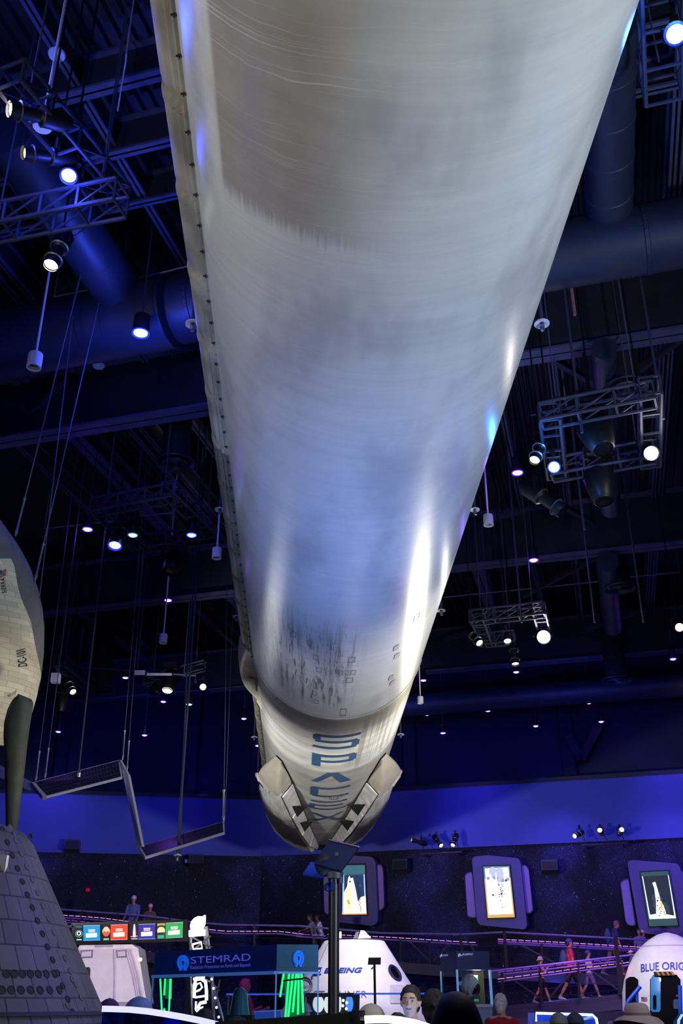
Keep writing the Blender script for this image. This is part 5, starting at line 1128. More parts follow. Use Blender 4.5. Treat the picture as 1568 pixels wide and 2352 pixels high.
sign('rightmost gantry screen, green panel beside a cream dome', [(359.5, 2119.5), (421, 2115.5), (420, 2155.5), (359.5, 2158.5)], (22, 160, 70), [(cc(.17, .52, .15), (250, 225, 180), 1.1, .068), ([(.03, .80), (.31, .80), (.31, .95), (.03, .95)], (220, 180, 100), .9, .068), ([(.05, .74), (.29, .74), (.24, .84), (.10, .84)], (20, 26, 26), .8, .069), ([(.04, .06), (.28, .06), (.28, .26), (.04, .26)], (50, 190, 150), .9, .068), ([(.06, .28), (.28, .28), (.28, .42), (.06, .42)], (24, 30, 30), .8, .069)], (18, 40, 30))
# ------------------------------------------------------------------ glowing tower sign behind the glass case
def Pt(x, y, o=0.): return PY(x, y, 14.0 - o)
tw = thing('neon_tower', 'slim steel tower with glowing white neon shapes, behind the blue kiosk', 'neon sign', Pt(460, 2350))
m_neon = emis('white_neon', (255, 250, 232), 2.2)
fl_ = [(438, 2136), (436, 2126), (439, 2116), (446, 2108), (455, 2104), (464, 2105), (470, 2101), (470, 2112), (469, 2122), (464, 2131), (460, 2137)]
mb = MB(); mb.prism([Pt(*p, .05) for p in fl_], (0, .12, 0)); obj('neon_flame', mb, m_neon, tw)
mb = MB(); mb.prism([Pt(x, y, .05) for x, y in ((433, 2137), (469, 2134), (469, 2148), (433, 2151))], (0, .12, 0)); obj('neon_block', mb, m_neon, tw)
def neon(pts, r=.012): mb = MB(); mb.tube([Pt(x, y, .08) for x, y in pts], r, 8); obj('neon_tube', mb, m_neon, tw, smooth=True)
neon([(442, 2169), (462, 2164), (464, 2178), (444, 2181), (442, 2169)]); neon([(446, 2292), (446, 2262), (450, 2250), (462, 2248), (472, 2256), (474, 2276), (474, 2298)], .02); neon([(446, 2276), (452, 2260), (460, 2258), (464, 2268), (458, 2274), (448, 2278)]); neon([(447, 2291), (474, 2287)]); neon([(450, 2300), (449, 2318), (453, 2324)]); neon([(474, 2301), (460, 2304), (455, 2312), (458, 2322), (464, 2321), (463, 2312)], .02); neon([(444, 2250), (462, 2244), (470, 2244)], .02)
for x0, x1, x2 in ((440, 437, 441), (476, 486, 492), (470, 480, 520)):
    mb = MB(); mb.tube([Pt(x0 - 2, 2128, -.1), Pt(x1, 2230, -.1), Pt(x2, 2370, -.1)], .02, 6); obj('tower_leg', mb, m_chrome, tw)
for a, c in (((440, 2152), (486, 2176)), ((446, 2180), (484, 2150)), ((462, 2245), (483, 2255)), ((492, 2264), (505, 2275)), ((478, 2200), (500, 2310)), ((505, 2250), (490, 2320))):
    mb = MB(); mb.bar(Pt(*a, -.08), Pt(*c, -.08), .02); obj('tower_lattice', mb, m_chrome, tw)
for x, y in ((486, 2249), (490, 2270), (494, 2292), (497, 2314), (502, 2336)): mb = MB(); mb.ball(Pt(x, y, -.02), .016, 8, 6); obj('tower_bulb', mb, emis('bulb', (170, 180, 255), 4), tw)
# ------------------------------------------------------------------ blue kiosk with glass case
kz1 = PY(636, 2169, 11).z; kz0 = PY(636, 2234, 11).z
KA, KB, KC = PZ(356, 2187, kz1), PZ(636, 2169, kz1), PZ(731, 2170, kz1)
kn = (KB - KA).cross(Vector((0, 0, 1))).normalized(); kn = -kn if kn.y > 0 else kn
kn2 = (KC - KB).cross(Vector((0, 0, 1))).normalized(); kn2 = -kn2 if kn2.y > 0 else kn2
ki = thing('exhibit_kiosk', 'blue topped kiosk with a glass case and pale blue lettering', 'kiosk', zz(KB, 0))
KD = KA + (KC - KB)
mb = MB(); mb.prism([zz(q, kz0) for q in (KA, KB, KC, KD)], (0, 0, kz1 - kz0)); hd = obj('header_box', mb, mat('navy_header', (20, 50, 120), .5, 0, (6, 24, 80), .25), ki)
mb = MB(); mb.prism([zz(KB, kz0) + kn2 * .004, zz(KC, kz0) + kn2 * .004, zz(KC, kz1) + kn2 * .004, zz(KB, kz1) + kn2 * .004], -kn2 * .01); obj('side_panel', mb, mat('teal_header', (18, 80, 116), .5, 0, (8, 50, 80), .3), hd)
on_k = lambda px, py, off=.01: PP(px, py, KB + kn * off, kn); on_k2 = lambda px, py, off=.014: PP(px, py, KB + kn2 * off, kn2)
m_l1 = mat('periwinkle_lettering', (120, 120, 225), .5, 0, (90, 90, 220), .55, noise=0); m_l2 = mat('sky_blue_emblem', (30, 110, 215), .5, 0, (20, 100, 220), .6, noise=0)
def qt(tl, tr, bl, brr, fn): return quadmap(tl, tr, bl, brr, fn)
lettering('marking', 'STEMRAD', qt((438, 2198), (575, 2190), (438, 2213.5), (575, 2206), on_k), m_l1, hd)
lettering('marking', 'Radiation Protection on Earth and Beyond', qt((437, 2218), (574, 2211.5), (437, 2226), (574, 2219.5), on_k), m_l1, hd)
def emblem(cx, cy, w, h, fn, sk=0.):
    mb = MB(); pts = [(math.sin(rad(a)), -math.cos(rad(a))) for a in range(-150, 151, 10)]
    P1 = [(-.32, 1.), (-.62, 1.05)] + [(x * 1., y * .95) for x, y in pts] + [(.62, 1.05), (.32, 1.)]
    mb.tube([fn(cx + x * w, cy + y * h + x * sk, .012) for x, y in P1], .016, 6)
    P2 = [(-.30, .95), (-.22, .5), (-.45, .15), (-.46, -.2), (-.2, -.48), (0, -.5)]; mb.tube([fn(cx + x * w, cy + y * h, .012) for x, y in P2], .012, 6); mb.tube([fn(cx - x * w, cy + y * h, .012) for x, y in P2], .012, 6); mb.tube([fn(cx, cy - .5 * h, .012), fn(cx, cy - .25 * h, .012)], .008, 6)
    obj('emblem', mb, m_l2, hd)
emblem(420, 2211, 11, 15, on_k); emblem(685, 2201, 9.5, 16, on_k2)
m_gl = glass('clear_glass', (.93, .97, 1), .07); e0 = Vector((0, 0, 0))
for a, c, n_ in ((KA, KB, kn), (KB, KC, kn2)):
    mb = MB(); mb.prism([zz(a, .8), zz(c, .8), zz(c, kz0), zz(a, kz0)], -n_ * .012); obj('glass_pane', mb, m_gl, ki)
m_edge = mat('pale_glass_edge', (120, 160, 210), .3, 0, (60, 110, 190), .4)
for q in (KA, KB, KC): mb = MB(); mb.bar(zz(q, .8), zz(q, kz0), .014); obj('glass_edge', mb, m_edge, ki)
mb = MB(); mb.bar(zz(KA, kz0) + kn * .01, zz(KB, kz0) + kn * .01, .03); mb.bar(zz(KB, kz0) + kn2 * .01, zz(KC, kz0) + kn2 * .01, .02); obj('lower_trim', mb, m_edge, ki)
mb = MB(); mb.prism([zz(q, 0) for q in (KA, KB, KC, KD)], (0, 0, .8)); obj('plinth', mb, mat('navy_plinth', (16, 34, 80), .5), ki)
# green light tubes reflected and standing in the case
m_gr = emis('green_light_tube', (40, 255, 130), 1.6); m_grd = mat('green_translucent', (8, 110, 60), .3, 0, (0, 120, 60), .5)
gc = thing('green_light_column', 'cluster of green glowing tubes at the right of the glass kiosk', 'light column', PY(690, 2345, 12.6))
mb = MB(); mb.prism([PY(x, y, 12.7) for x, y in ((652, 2234), (694, 2234), (697, 2330), (655, 2342))], (0, .15, 0)); obj('green_panel', mb, m_grd, gc)
for x0, x1, y1 in ((652, 643, 2290), (664, 655, 2341), (673, 661, 2341), (681, 672, 2325), (692, 696, 2326), (686, 684, 2330)): mb = MB(); mb.tube([PY(x0, 2232, 12.6), PY(x1, y1, 12.6)], .014, 6); obj('light_tube', mb, m_gr, gc)
mb = MB(); mb.tube([PY(650, 2253, 12.5), PY(672, 2250, 12.5), PY(696, 2248, 12.5)], .01, 6); obj('strap', mb, m_black, gc)
gc = thing('green_light_column', 'pair of thin green light tubes at the left inside the glass kiosk', 'light column', PY(380, 2345, 12.8))
mb = MB(); mb.prism([PY(x, y, 12.9) for x, y in ((380, 2248), (392, 2248), (391, 2295), (379, 2293))], (0, .1, 0)); obj('green_panel', mb, m_grd, gc)
for x0, x1, y1 in ((368, 371.5, 2322), (379, 377, 2286), (391, 388, 2322), (377, 379, 2332)): mb = MB(); mb.tube([PY(x0, 2248 if y1 != 2332 else 2316, 12.8), PY(x1, y1, 12.8)], .011, 6); obj('light_tube', mb, m_gr, gc)
# mannequin head-dome in the case
t = thing('mannequin_bust', 'glossy grey blue mannequin bust inside the glass kiosk', 'mannequin', PY(551, 2340, 12)); p = PY(551, 2295, 12); k = (p - CAM).dot(FW) / FPX
mb = MB(); mb.lathe(zz(p, p.z - 32 * k), [(0, 0), (24 * k, 0), (22 * k, 10 * k), (19 * k, 26 * k), (17.5 * k, 38 * k), (15 * k, 48 * k), (9 * k, 55 * k), (0, 58 * k)], 28); obj('bust_shell', mb, mat('glossy_teal_grey', (70, 130, 160), .15, .2), t, smooth=True)
mb = MB(); mb.box(zz(p, p.z - 32 * k) - Vector((0, 0, .35)), (.3, .3, .7)); obj('bust_base', mb, m_black, t)
mb = MB(); mb.prism([PY(x, y, 12.3) for x, y in ((583, 2322), (648, 2319), (648, 2342), (585, 2345))], (0, .03, .0)); t = obj('picture_board', mb, mat('pale_board', (120, 150, 215), .5, 0, (50, 80, 170), .4)); tag(t, 'pale blue picture board at the bottom of the glass kiosk', 'board')
mb = MB(); mb.prism([PY(x, y, 12.28) for x, y in ((587, 2325), (645, 2322), (645, 2339), (588, 2342))], (0, .01, .0)); obj('picture', mb, mat('blue_picture', (60, 100, 190), .5, 0, (30, 60, 160), .4), t)
mb = MB(); mb.bar(zz(t.location, t.location.z) + Vector((0, .05, 0)), zz(t.location, .8) + Vector((0, .05, 0)), .05); obj('board_stand', mb, m_black, t)
# ------------------------------------------------------------------ blue helmet kiosk
def Pk(x, y, o=0.): return PY(x, y, 17 - o)
hk = thing('helmet_kiosk', 'tall navy kiosk with a lit glass case holding a white helmet', 'kiosk', Pk(1090, 2352))
hA, hB, hC = Pk(1010, 2188, -.9), Pk(1047, 2184), Pk(1122, 2182, -.15)
hz1 = hB.z; hz0 = Pk(1050, 2227).z; hn = (hC - hB).cross(Vector((0, 0, 1))).normalized(); hn = -hn if hn.y > 0 else hn
hn2 = (hA - hB).cross(Vector((0, 0, 1))).normalized(); hn2 = -hn2 if hn2.y > 0 else hn2
hD = hA + (hC - hB); kb = [hA, hB, hC, hD]
mb = MB(); mb.prism([zz(q, hz0) for q in kb], (0, 0, hz1 - hz0)); hh_ = obj('header_box', mb, mat('navy_header2', (16, 30, 96), .5, 0, (4, 12, 60), .3), hk)
oh = lambda px, py, off=.012: PP(px, py, hB + hn * off, hn); oh2 = lambda px, py, off=.012: PP(px, py, hB + hn2 * off, hn2)
m_wl = mat('pale_lettering', (200, 200, 235), .5, 0, (160, 160, 220), .5, noise=0)
lettering('marking', 'BOEING', qt((1062, 2190), (1087, 2189), (1060, 2194.5), (1085, 2193.5), oh), m_wl, hh_, .3, .02); lettering('marking', 'BOEING', qt((1017, 2192.5), (1029, 2191.5), (1016, 2196), (1028, 2196), oh2), m_wl, hh_, .3, .02)
mb = MB(); mb.tube([oh(x, y) for x, y in ((1053, 2198), (1052, 2193), (1056, 2190), (1057, 2193), (1054, 2195))], .008, 5); mb.tube([oh(x, y) for x, y in ((1053, 2196), (1057, 2194), (1060, 2195))], .008, 5); mb.tube([oh2(x, y) for x, y in ((1011, 2199), (1011, 2195), (1014, 2192), (1015, 2195), (1012, 2197))], .008, 5); obj('emblem', mb, m_wl, hh_)
zb2 = Pk(1130, 2310).z
mb = MB(); mb.prism([zz(q, 0) for q in kb], (0, 0, zb2)); obj('plinth', mb, mat('pale_blue_plinth', (150, 170, 215), .5), hk)
mb = MB(); mb.prism([zz(hD, zb2), zz(hC, zb2) + Vector((0, .8, 0)), zz(hC, hz0) + Vector((0, .8, 0)), zz(hD, hz0)], (0, .03, 0)); obj('case_back', mb, mat('olive_back', (112, 108, 84), .6), hk)
for a, c, n_ in ((hA, hB, hn2), (hB, hC, hn)): mb = MB(); mb.prism([zz(a, zb2), zz(c, zb2), zz(c, hz0), zz(a, hz0)], -n_ * .012); obj('glass_pane', mb, glass('kiosk_glass', (.95, .97, .97), .06) if 'kiosk_glass' not in MATS else MATS['kiosk_glass'], hk)
for q, w in ((hA, .02), (hB, .03), (hC, .035)): mb = MB(); mb.bar(zz(q, zb2), zz(q, hz0), w); obj('glass_edge', mb, mat('lit_glass_edge', (150, 190, 220), .3, 0, (90, 140, 190), .6), hk)
mb = MB(); mb.bar(zz(hB, zb2) + hn * .01, zz(hC, zb2) + hn * .01, .04); mb.bar(zz(hA, zb2) + hn2 * .01, zz(hB, zb2) + hn2 * .01, .03); obj('base_trim', mb, m_white, hk)
for x in (1076, 1092): mb = MB(); mb.bar(Pk(x, 2240, -.5), Pk(x + 2, 2300, -.5), .06); obj('green_tube', mb, mat('green_glow', (30, 160, 70), .4, 0, (10, 140, 60), .6), hk)
hm = thing('helmet', 'white space helmet with dark visor inside the lit kiosk', 'helmet', Pk(1078, 2285, -.25)); p = Pk(1078, 2262, -.25)
mb = MB(); mb.ball(p, (.145, .15, .16), 24, 16); obj('helmet_shell', mb, m_white, hm, smooth=True)
mb = MB(); mb.ball(p + Vector((.06, -.03, -.05)), (.105, .10, .105), 20, 14); obj('visor', mb, mat('dark_visor', (20, 26, 24), .1), hm, smooth=True)
mb = MB(); mb.tube([p + Vector((.03 + .125 * math.cos(a) * .5, -.14, -.02 + .15 * math.sin(a))) for a in [rad(70 + i * 14) for i in range(14)]], .014, 6); obj('visor_rim', mb, m_white, hm, smooth=True)
mb = MB(); mb.lathe(p - Vector((0, 0, .2)), [(.15, 0), (.16, .03), (.13, .07)], 20, cap=True); mb.box(p - Vector((0, 0, (p.z - zb2) / 2 + .1)), (.06, .06, p.z - zb2 - .2)); obj('neck_ring', mb, m_chrome, hm)
mb = MB(); mb.box(p + Vector((-.14, -.02, .02)), (.06, .08, .05)); obj('side_fitting', mb, m_white, hm)
point('case_lamp', Pk(1095, 2236, -.4), 7, (1, .92, .72), .05)
# ------------------------------------------------------------------ black poles and sign plates
pl = thing('sign_pole', 'tall black pole with two tilted dark blue plates on top, centre foreground', 'sign pole', (PY(766, 2340, 9.5).x, 9.5, 0)); zt_ = PY(763, 2012, 9.5).z; px_ = PY(766, 2200, 9.5).x
mb = MB(); mb.tube([(px_, 9.5, 0), (px_, 9.5, zt_)], .048, 24); obj('pole', mb, mat('black_pole', (20, 20, 26), .4), pl, smooth=True)
mb = MB(); mb.lathe((px_, 9.5, zt_), [(.048, -.03), (.085, -.025), (.088, .03), (.06, .06), (0, .07)], 28); obj('collar', mb, mat('grey_collar', (64, 62, 72), .5), pl, smooth=40)
mb = MB(); mb.tube([(px_, 9.5, zt_ + .04), PY(768, 1985, 9.5), PY(772, 1968, 9.5)], .018, 8); mb.tube([PY(752, 1990, 9.5), PY(767, 1972, 9.45)], .014, 8); mb.box(PY(773, 1965, 9.45), (.03, .04, .05)); obj('tilt_bracket', mb, m_chrome, pl)
m_pl = mat('navy_plate', (12, 19, 38), .5); 
def plate(nm, q, mm, th=.02):
    A, B, C, D = q; n = (B - A).cross(D - A).normalized(); n = -n if n.y > 0 else n
    mb = MB(); mb.prism(q, -n * th); return obj(nm, mb, mm, pl)
pa = plate('upper_plate', [PY(756, 1929, 9.7), PY(824, 1945, 9.5), PY(782, 2000, 9.2), PY(722, 1983, 9.4)], m_pl)
mb = MB(); mb.bar(PY(756, 1928.5, 9.69), PY(824, 1944.5, 9.49), .012); obj('pale_rim', mb, mat('lilac_rim', (150, 140, 190), .5), pa)
plate('lower_plate', [PY(714, 1979, 9.8), PY(760, 1990, 9.7), PY(753, 2016, 9.6), PY(695, 2007, 9.7)], mat('bright_blue_plate', (20, 64, 170), .5))
mb = MB(); mb.ball(PY(742, 1985, 9.45), (.075, .05, .1), 16, 10); obj('dark_sensor', mb, m_black, pl, smooth=True)
for s_ in (-1, 1): mb = MB(); mb.box((px_ + s_ * .07, 9.45, zt_ - .04), (.03, .03, .05)); obj('bolt', mb, m_chrome, pl)
mb = MB(); mb.box(PY(763, 2035, 9.42), (.03, .03, .07)); mb.ball(PY(752, 2038, 9.45), .035, 10, 8); obj('pole_clip', mb, mat('blue_clip', (24, 44, 110), .4), pl)
t = thing('plate_stand', 'thin black stand with a rectangular plate before the white cone', 'sign', zz(PY(860, 2300, 16), 0)); p = PY(859, 2207, 16)
mb = MB(); mb.prism([PY(x, y, 16) for x, y in ((846, 2199.5), (874.5, 2199), (874, 2215.5), (844.5, 2216))], (0, .02, 0)); obj('plate', mb, m_black, t); mb = MB(); mb.tube([zz(PY(861, 2215, 16.02), 0), PY(859.5, 2208, 16.02)], .018, 8); obj('post', mb, m_black, t); mb = MB(); mb.bar(PY(852, 2226, 16), PY(858, 2221, 16), .02); obj('clip', mb, m_chrome, t)
# small counter with lit round dials under the white cone
dk = thing('dial_counter', 'dark counter with white and blue lit dials below the white cone', 'counter', zz(PY(760, 2330, 15), 0))
mb = MB(); mb.prism([PY(x, y, 15.2) for x, y in ((703, 2285), (826, 2284), (824, 2360), (703, 2360))], (0, .4, 0)); obj('counter_body', mb, mat('dark_counter', (34, 34, 58), .5), dk)
mb = MB(); mb.bar(PY(700, 2285.5, 15.1), PY(812, 2285, 15.1), .05); mb.bar(PY(816, 2284, 15.1), PY(817, 2345, 15.1), .05); obj('counter_frame', mb, m_black, dk)
for x, y, rx, mm in ((731, 2306, .078, 'w'), (752, 2307, .05, 'w'), (779, 2305, .03, 'w'), (802, 2305, .055, 'b')):
    p = PY(x, y, 15.12); mb = MB(); mb.ball(p, (rx, .02, .105), 18, 10); obj('dial', mb, emis('dial_white', (225, 240, 240), .9) if mm == 'w' else emis('dial_blue', (70, 140, 255), 1.), dk, smooth=True)
for x, y in ((788, 2298), (787, 2310), (796, 2303), (795, 2317)): mb = MB(); mb.ball(PY(x, y, 15.08), .018, 8, 6); obj('lamp_dot', mb, emis('dot_cream', (255, 235, 180), 3), dk)
mb = MB(); mb.bar(PY(735, 2334, 15.05), PY(802, 2332, 15.05), .02); obj('red_line', mb, emis('red_line', (230, 40, 90), 1.), dk)
# ------------------------------------------------------------------ glowing barrier edges and dark rail in the foreground
def barrier(label, pts, Y, w, mm, gl):
    P_ = ppath(pts, Y); t = thing('barrier', label, 'barrier', zz(P_[0], 0)); mb = MB()
    for a, c in zip(P_, P_[1:]): mb.bar(a, c + (c - a) * .04, .05, w)
    obj('lit_top', mb, mm, t)
    mb = MB()
    for a, c in zip(P_, P_[1:]): mb.prism([a, c, zz(c, 0), zz(a, 0)], (0, .015, 0))
    obj('blue_glass', mb, gl, t)
m_bgl = glass('blue_glass', (.12, .30, .85), .06)
barrier('curved barrier with a glowing white top, lower left', [(236, 2317), (260, 2317.5), (300, 2319), (340, 2323), (380, 2329), (420, 2336), (460, 2344), (510, 2356), (560, 2372)], 6.5, .032, emis('white_edge_light', (205, 205, 255), 1.3), m_bgl)
barrier('curved barrier with a thick glowing white top, beside the black pole', [(837, 2342), (860, 2341), (890, 2341), (920, 2344), (955, 2351), (990, 2362)], 5.5, .035, emis('white_edge_light2', (240, 250, 255), 1.8), m_bgl)
t = thing('dark_rail', 'black horizontal rail across the bottom centre', 'rail', zz(PY(660, 2350, 6), 0)); mb = MB(); mb.bar(PY(500, 2359, 6), PY(818, 2338, 5.6), .05); obj('top_bar', mb, m_black, t); mb = MB(); mb.bar(PY(815, 2336, 5.58), zz(PY(815, 2336, 5.58), 0), .05); obj('post', mb, m_black, t); mb = MB(); mb.bar(PY(800, 2331, 5.55), PY(838, 2328, 5.55), .03); obj('end_cap', mb, m_black, t)
mb = MB(); mb.bar(zz(PY(505, 2358, 6), 0), PY(505, 2358, 6), .05); obj('post', mb, m_black, t)
mb = MB(); mb.bar(PY(520, 2284, 20), PY(1000, 2282, 20), .03); b_ = obj('blue_line_rail', mb, emis('blue_line', (50, 90, 230), .8)); tag(b_, 'thin blue lit rail running behind the kiosk and cone', 'rail')
for x in (525, 700, 995):
    p = PY(x, 2284, 20); mb = MB(); mb.bar(zz(p, 0), p, .03); obj('rail_post', mb, m_steel, b_)
# ------------------------------------------------------------------ people
def fused(mb, voxel, smooth=4):
    """one continuous skin over overlapping shapes"""
    me = bpy.data.meshes.new('tmp'); me.from_pydata(mb.v, [], mb.f); bm = bmesh.new(); bm.from_mesh(me); bmesh.ops.recalc_face_normals(bm, faces=bm.faces); bm.to_mesh(me); bm.free()
    o = bpy.data.objects.new('tmp', me); COL.objects.link(o)
    r = o.modifiers.new('r', 'REMESH'); r.mode = 'VOXEL'; r.voxel_size = voxel; r.use_smooth_shade = True
    s = o.modifiers.new('s', 'SMOOTH'); s.iterations = smooth; s.factor = .5
    dg = bpy.context.evaluated_depsgraph_get(); dg.update(); out = bpy.data.meshes.new_from_object(o.evaluated_get(dg))
    bpy.data.objects.remove(o); bpy.data.meshes.remove(me)
    for p in out.polygons: p.use_smooth = True
    return out
def skin(rgb): return mat('skin_%d_%d_%d' % rgb, rgb, .55, noise=.06, nscale=12)
def cloth(rgb): return mat('cloth_%d_%d_%d' % rgb, rgb, .85, noise=.14, nscale=9)
def person(label, px, ytop, Y, height=1.74, ground=None, yaw=0., sk=(190, 140, 115), shirt=(120, 120, 130), sleeve=.55, bottom=(40, 44, 60), leglen=.5, shoe=(200, 200, 205), hair=(50, 36, 28), hairlen=0., hat=None, hatc=(60, 70, 120), legs=((0, 0), (0, 0)), arms=((5, 12), (5, 12)), lean=0., vox=.016, near=False, nod=0., group=None, bald=False, specs=False, top=None, headturn=0.):
    z1 = PY(px, ytop, Y).z; x = PY(px, ytop, Y).x
    hs = height - (.03 if hat else 0)
    s = hs / 1.76
    if ground is None: ground = z1 - height
    t = obj_root = None
    ca, sa_ = math.cos(rad(lean)), math.sin(rad(lean))
    def up_(x_, y_, z_):                  # upper body leans forward about the hips
        y2 = y_ * ca + (z_ - .93) * sa_; z2 = .93 + (z_ - .93) * ca - y_ * sa_; return Vector((x_, y2, z2))
    body = MB(); leg_pts = []
    for sd, (th, kn) in zip((-1, 1), legs):
        h = Vector((sd * .092, 0, .90)); k = h + Vector((sd * .005, math.sin(rad(th)), -math.cos(rad(th)))) * .43; a = k + Vector((0, math.sin(rad(th - kn)), -math.cos(rad(th - kn)))) * .41
        leg_pts.append((h, k, a, rad(th - kn)))
    low = min(l[2].z for l in leg_pts) - .075
    D = Vector((0, 0, -low))
    F = []
    for h, k, a, an in leg_pts:
        body.limb(h + D, k + D, .083, .056); body.limb(k + D, k.lerp(a, .35) + D, .054, .058); body.limb(k.lerp(a, .35) + D, a + D, .058, .036)
        f = Vector((0, math.cos(an * .6), math.sin(an * .6))); body.limb(a + D + Vector((0, -.02, -.035)), a + D + f * .15 + Vector((0, 0, -.048)), .038, .03); F.append((a + D, f))
    def U_(*q): return up_(*q) + D
    torso = [((0, .0, .97), (.165, .118, .13)), ((0, .005, 1.10), (.142, .105, .14)), ((0, .0, 1.26), (.165, .118, .16)), ((0, -.005, 1.38), (.168, .100, .085))]
    for c, r in torso: body.ball(U_(*c), r, 16, 10)
    body.limb(U_(0, -.01, 1.40), U_(0, .012, 1.54), .062, .054)
    for sd in (-1, 1): body.limb(U_(sd * .09, -.005, 1.43), U_(sd * .175, -.005, 1.405), .058, .062)
    hands = []; arm_pts = []
    for sd, (ph, el) in zip((-1, 1), arms):
        S0 = U_(sd * .185, -.005, 1.40); d = Vector((sd * .12, math.sin(rad(ph + lean * .3)), -math.cos(rad(ph + lean * .3)))).normalized(); E_ = S0 + d * .29
        d2 = Vector((-sd * .10 if el > 35 else sd * .03, math.sin(rad(ph + el)), -math.cos(rad(ph + el)))).normalized(); W_ = E_ + d2 * .255
        body.limb(S0, E_, .052, .041); body.limb(E_, W_, .041, .028); arm_pts.append((S0, E_, W_))
        pal = W_ + d2 * .05; side = d2.cross(Vector((sd, 0, 0))).normalized()
        body.limb(W_, pal + d2 * .03, .028, .034)
        n_ = side if side.y > 0 or abs(side.y) < .3 else -side
        cur = Vector((-sd, 0, 0)) * .35
        for fi, (off, ln) in enumerate(((-.03, .062), (-.01, .074), (.01, .07), (.03, .052))):
            b0 = pal + d2 * .03 + n_ * -off; m1 = b0 + (d2 + cur * .4).normalized() * ln * .55; e1 = m1 + (d2 + cur * 1.4).normalized() * ln * .5
            body.limb(b0, m1, .0105, .0098, 8); body.limb(m1, e1, .0098, .0085, 8)
        tb = pal + n_ * .028 - d2 * .01; body.limb(tb, tb + (n_ * .8 + d2 * .9).normalized() * .055, .012, .010, 8)
    # head with nose, brow, chin, ears
    HC = U_(0, .02, 1.635); Rn = Euler((rad(-nod - lean * .4), 0, rad(headturn))).to_matrix()
    def H(x_, y_, z_): return HC + Rn @ Vector((x_, y_, z_))
    body.ball(H(0, -.008, .018), (.074, .094, .098), 20, 14, Rn); body.ball(H(0, .028, -.045), (.058, .062, .075), 16, 10, Rn); body.limb(H(0, .066, -.088), H(0, .070, -.094), .026, .022)
    body.limb(H(0, .085, .012), H(0, .104, -.024), .010, .0145, 8); body.limb(H(-.014, .092, -.026), H(.014, .092, -.026), .011, .011, 8)
    for sd in (-1, 1):
        body.ball(H(sd * .076, -.004, -.008), (.012, .022, .034), 10, 8, Rn); body.limb(H(sd * .014, .086, .026), H(sd * .046, .074, .024), .010, .009, 8)
        body.ball(H(sd * .038, .060, -.03), (.028, .026, .026), 10, 8, Rn)
    body.limb(H(-.018, .082, -.056), H(.018, .082, -.056), .010, .010, 8)
    top_z = HC.z + .118
    sc = height / (top_z + (.03 if hat else .012)) if ground is None or True else 1
    Rz = Matrix.Rotation(rad(yaw), 3, 'Z'); base = Vector((x, Y, z1 - height))
    # keep the head itself on the sight line
    hx = Rz @ (Vector((HC.x, HC.y, 0)) * sc); base = Vector((x - hx.x, Y - hx.y, z1 - height))
    def fin_(name, mb, m, vx=None, parent=None, sm=4, fuse_=True):
        for i in range(len(mb.v)): mb.v[i] = Rz @ (mb.v[i] * sc)
        if fuse_:
            me = fused(mb, vx or vox, sm); o = finish(name, me, m, parent, False)
        else:
            me = bpy.data.meshes.new(name); me.from_pydata(mb.v, [], mb.f); bm = bmesh.new(); bm.from_mesh(me); bmesh.ops.recalc_face_normals(bm, faces=bm.faces); bm.to_mesh(me); bm.free(); o = finish(name, me, m, parent, 50)
        me.name = name
        if parent: o.parent = parent
        else: o.location = base
        return o
    root = fin_('person', body, skin(sk)); tag(root, label, 'person', group)
    # shirt
    mb = MB()
    for c, r in torso: mb.ball(U_(*c), [q + .016 for q in r], 16, 10)
    for sd, (S0, E_, W_) in zip((-1, 1), arm_pts):
        mb.limb(U_(sd * .08, -.005, 1.415), U_(sd * .175, -.005, 1.402), .062, .070)
        if sleeve > 0: mb.limb(S0, S0.lerp(E_, min(sleeve, 1)), .066, .058)
        if sleeve > 1: mb.limb(E_, E_.lerp(W_, sleeve - 1), .056, .044)
    mb.ball(U_(0, 0, .90), (.175, .128, .08), 16, 8)
    fin_('shirt', mb, cloth(shirt), max(.014, vox), root)
    mb = MB(); mb.ball(Vector((0, 0, .93)) + D, (.176, .13, .12), 16, 10)
    for h, k, a, an in leg_pts:
        if leglen <= .6: mb.limb(h + D, h.lerp(k, leglen * 1.6) + D, .100, .086)
        else: mb.limb(h + D, k + D, .098, .074); mb.limb(k + D, a + D, .074, .055)
    fin_('trousers' if leglen > .6 else 'shorts', mb, cloth(bottom), max(.016, vox), root)
    for a, f in F:
        mb = MB(); mb.limb(a + Vector((0, -.025, -.038)), a + f * .155 + Vector((0, 0, -.05)), .046, .037, 12); mb.limb(a, a + Vector((0, -.01, -.03)), .044, .045, 12)
        mb.ball(a + f * .05 + Vector((0, 0, -.07)), (.045, .13, .014), 12, 6); fin_('shoe', mb, cloth(shoe), .012, root)
    if not bald:
        mb = MB(); mb.ball(H(0, -.022, .034 if not hat else .02), (.085, .097, .096) if not hat else (.081, .090, .088), 20, 14, Rn); mb.ball(H(0, -.052, -.03), (.076, .058, .07), 14, 10, Rn)
        if not hat: mb.ball(H(0, .035, .092), (.06, .05, .03), 12, 8, Rn)
        if hairlen: mb.limb(H(0, -.07, -.02), H(0, -.085, -.06 - hairlen), .075, .055)
        rr = random.Random(label)
        for k in range(46):               # tufts
            th = rr.uniform(0, 2 * PI); ph = rr.uniform(.15, 1.9); q = Vector((.083 * math.sin(ph) * math.cos(th), -.022 + .095 * math.sin(ph) * math.sin(th), .034 + .094 * math.cos(ph)))
            if (q.y > .045 and q.z < .085) or (hat and q.z > -.01): continue
            mb.limb(H(*q), H(q.x * 1.06 + rr.uniform(-.012, .012), q.y * 1.03 - .012 + rr.uniform(-.01, .01), q.z - .022 + rr.uniform(-.012, .012)), .011, .006, 6)
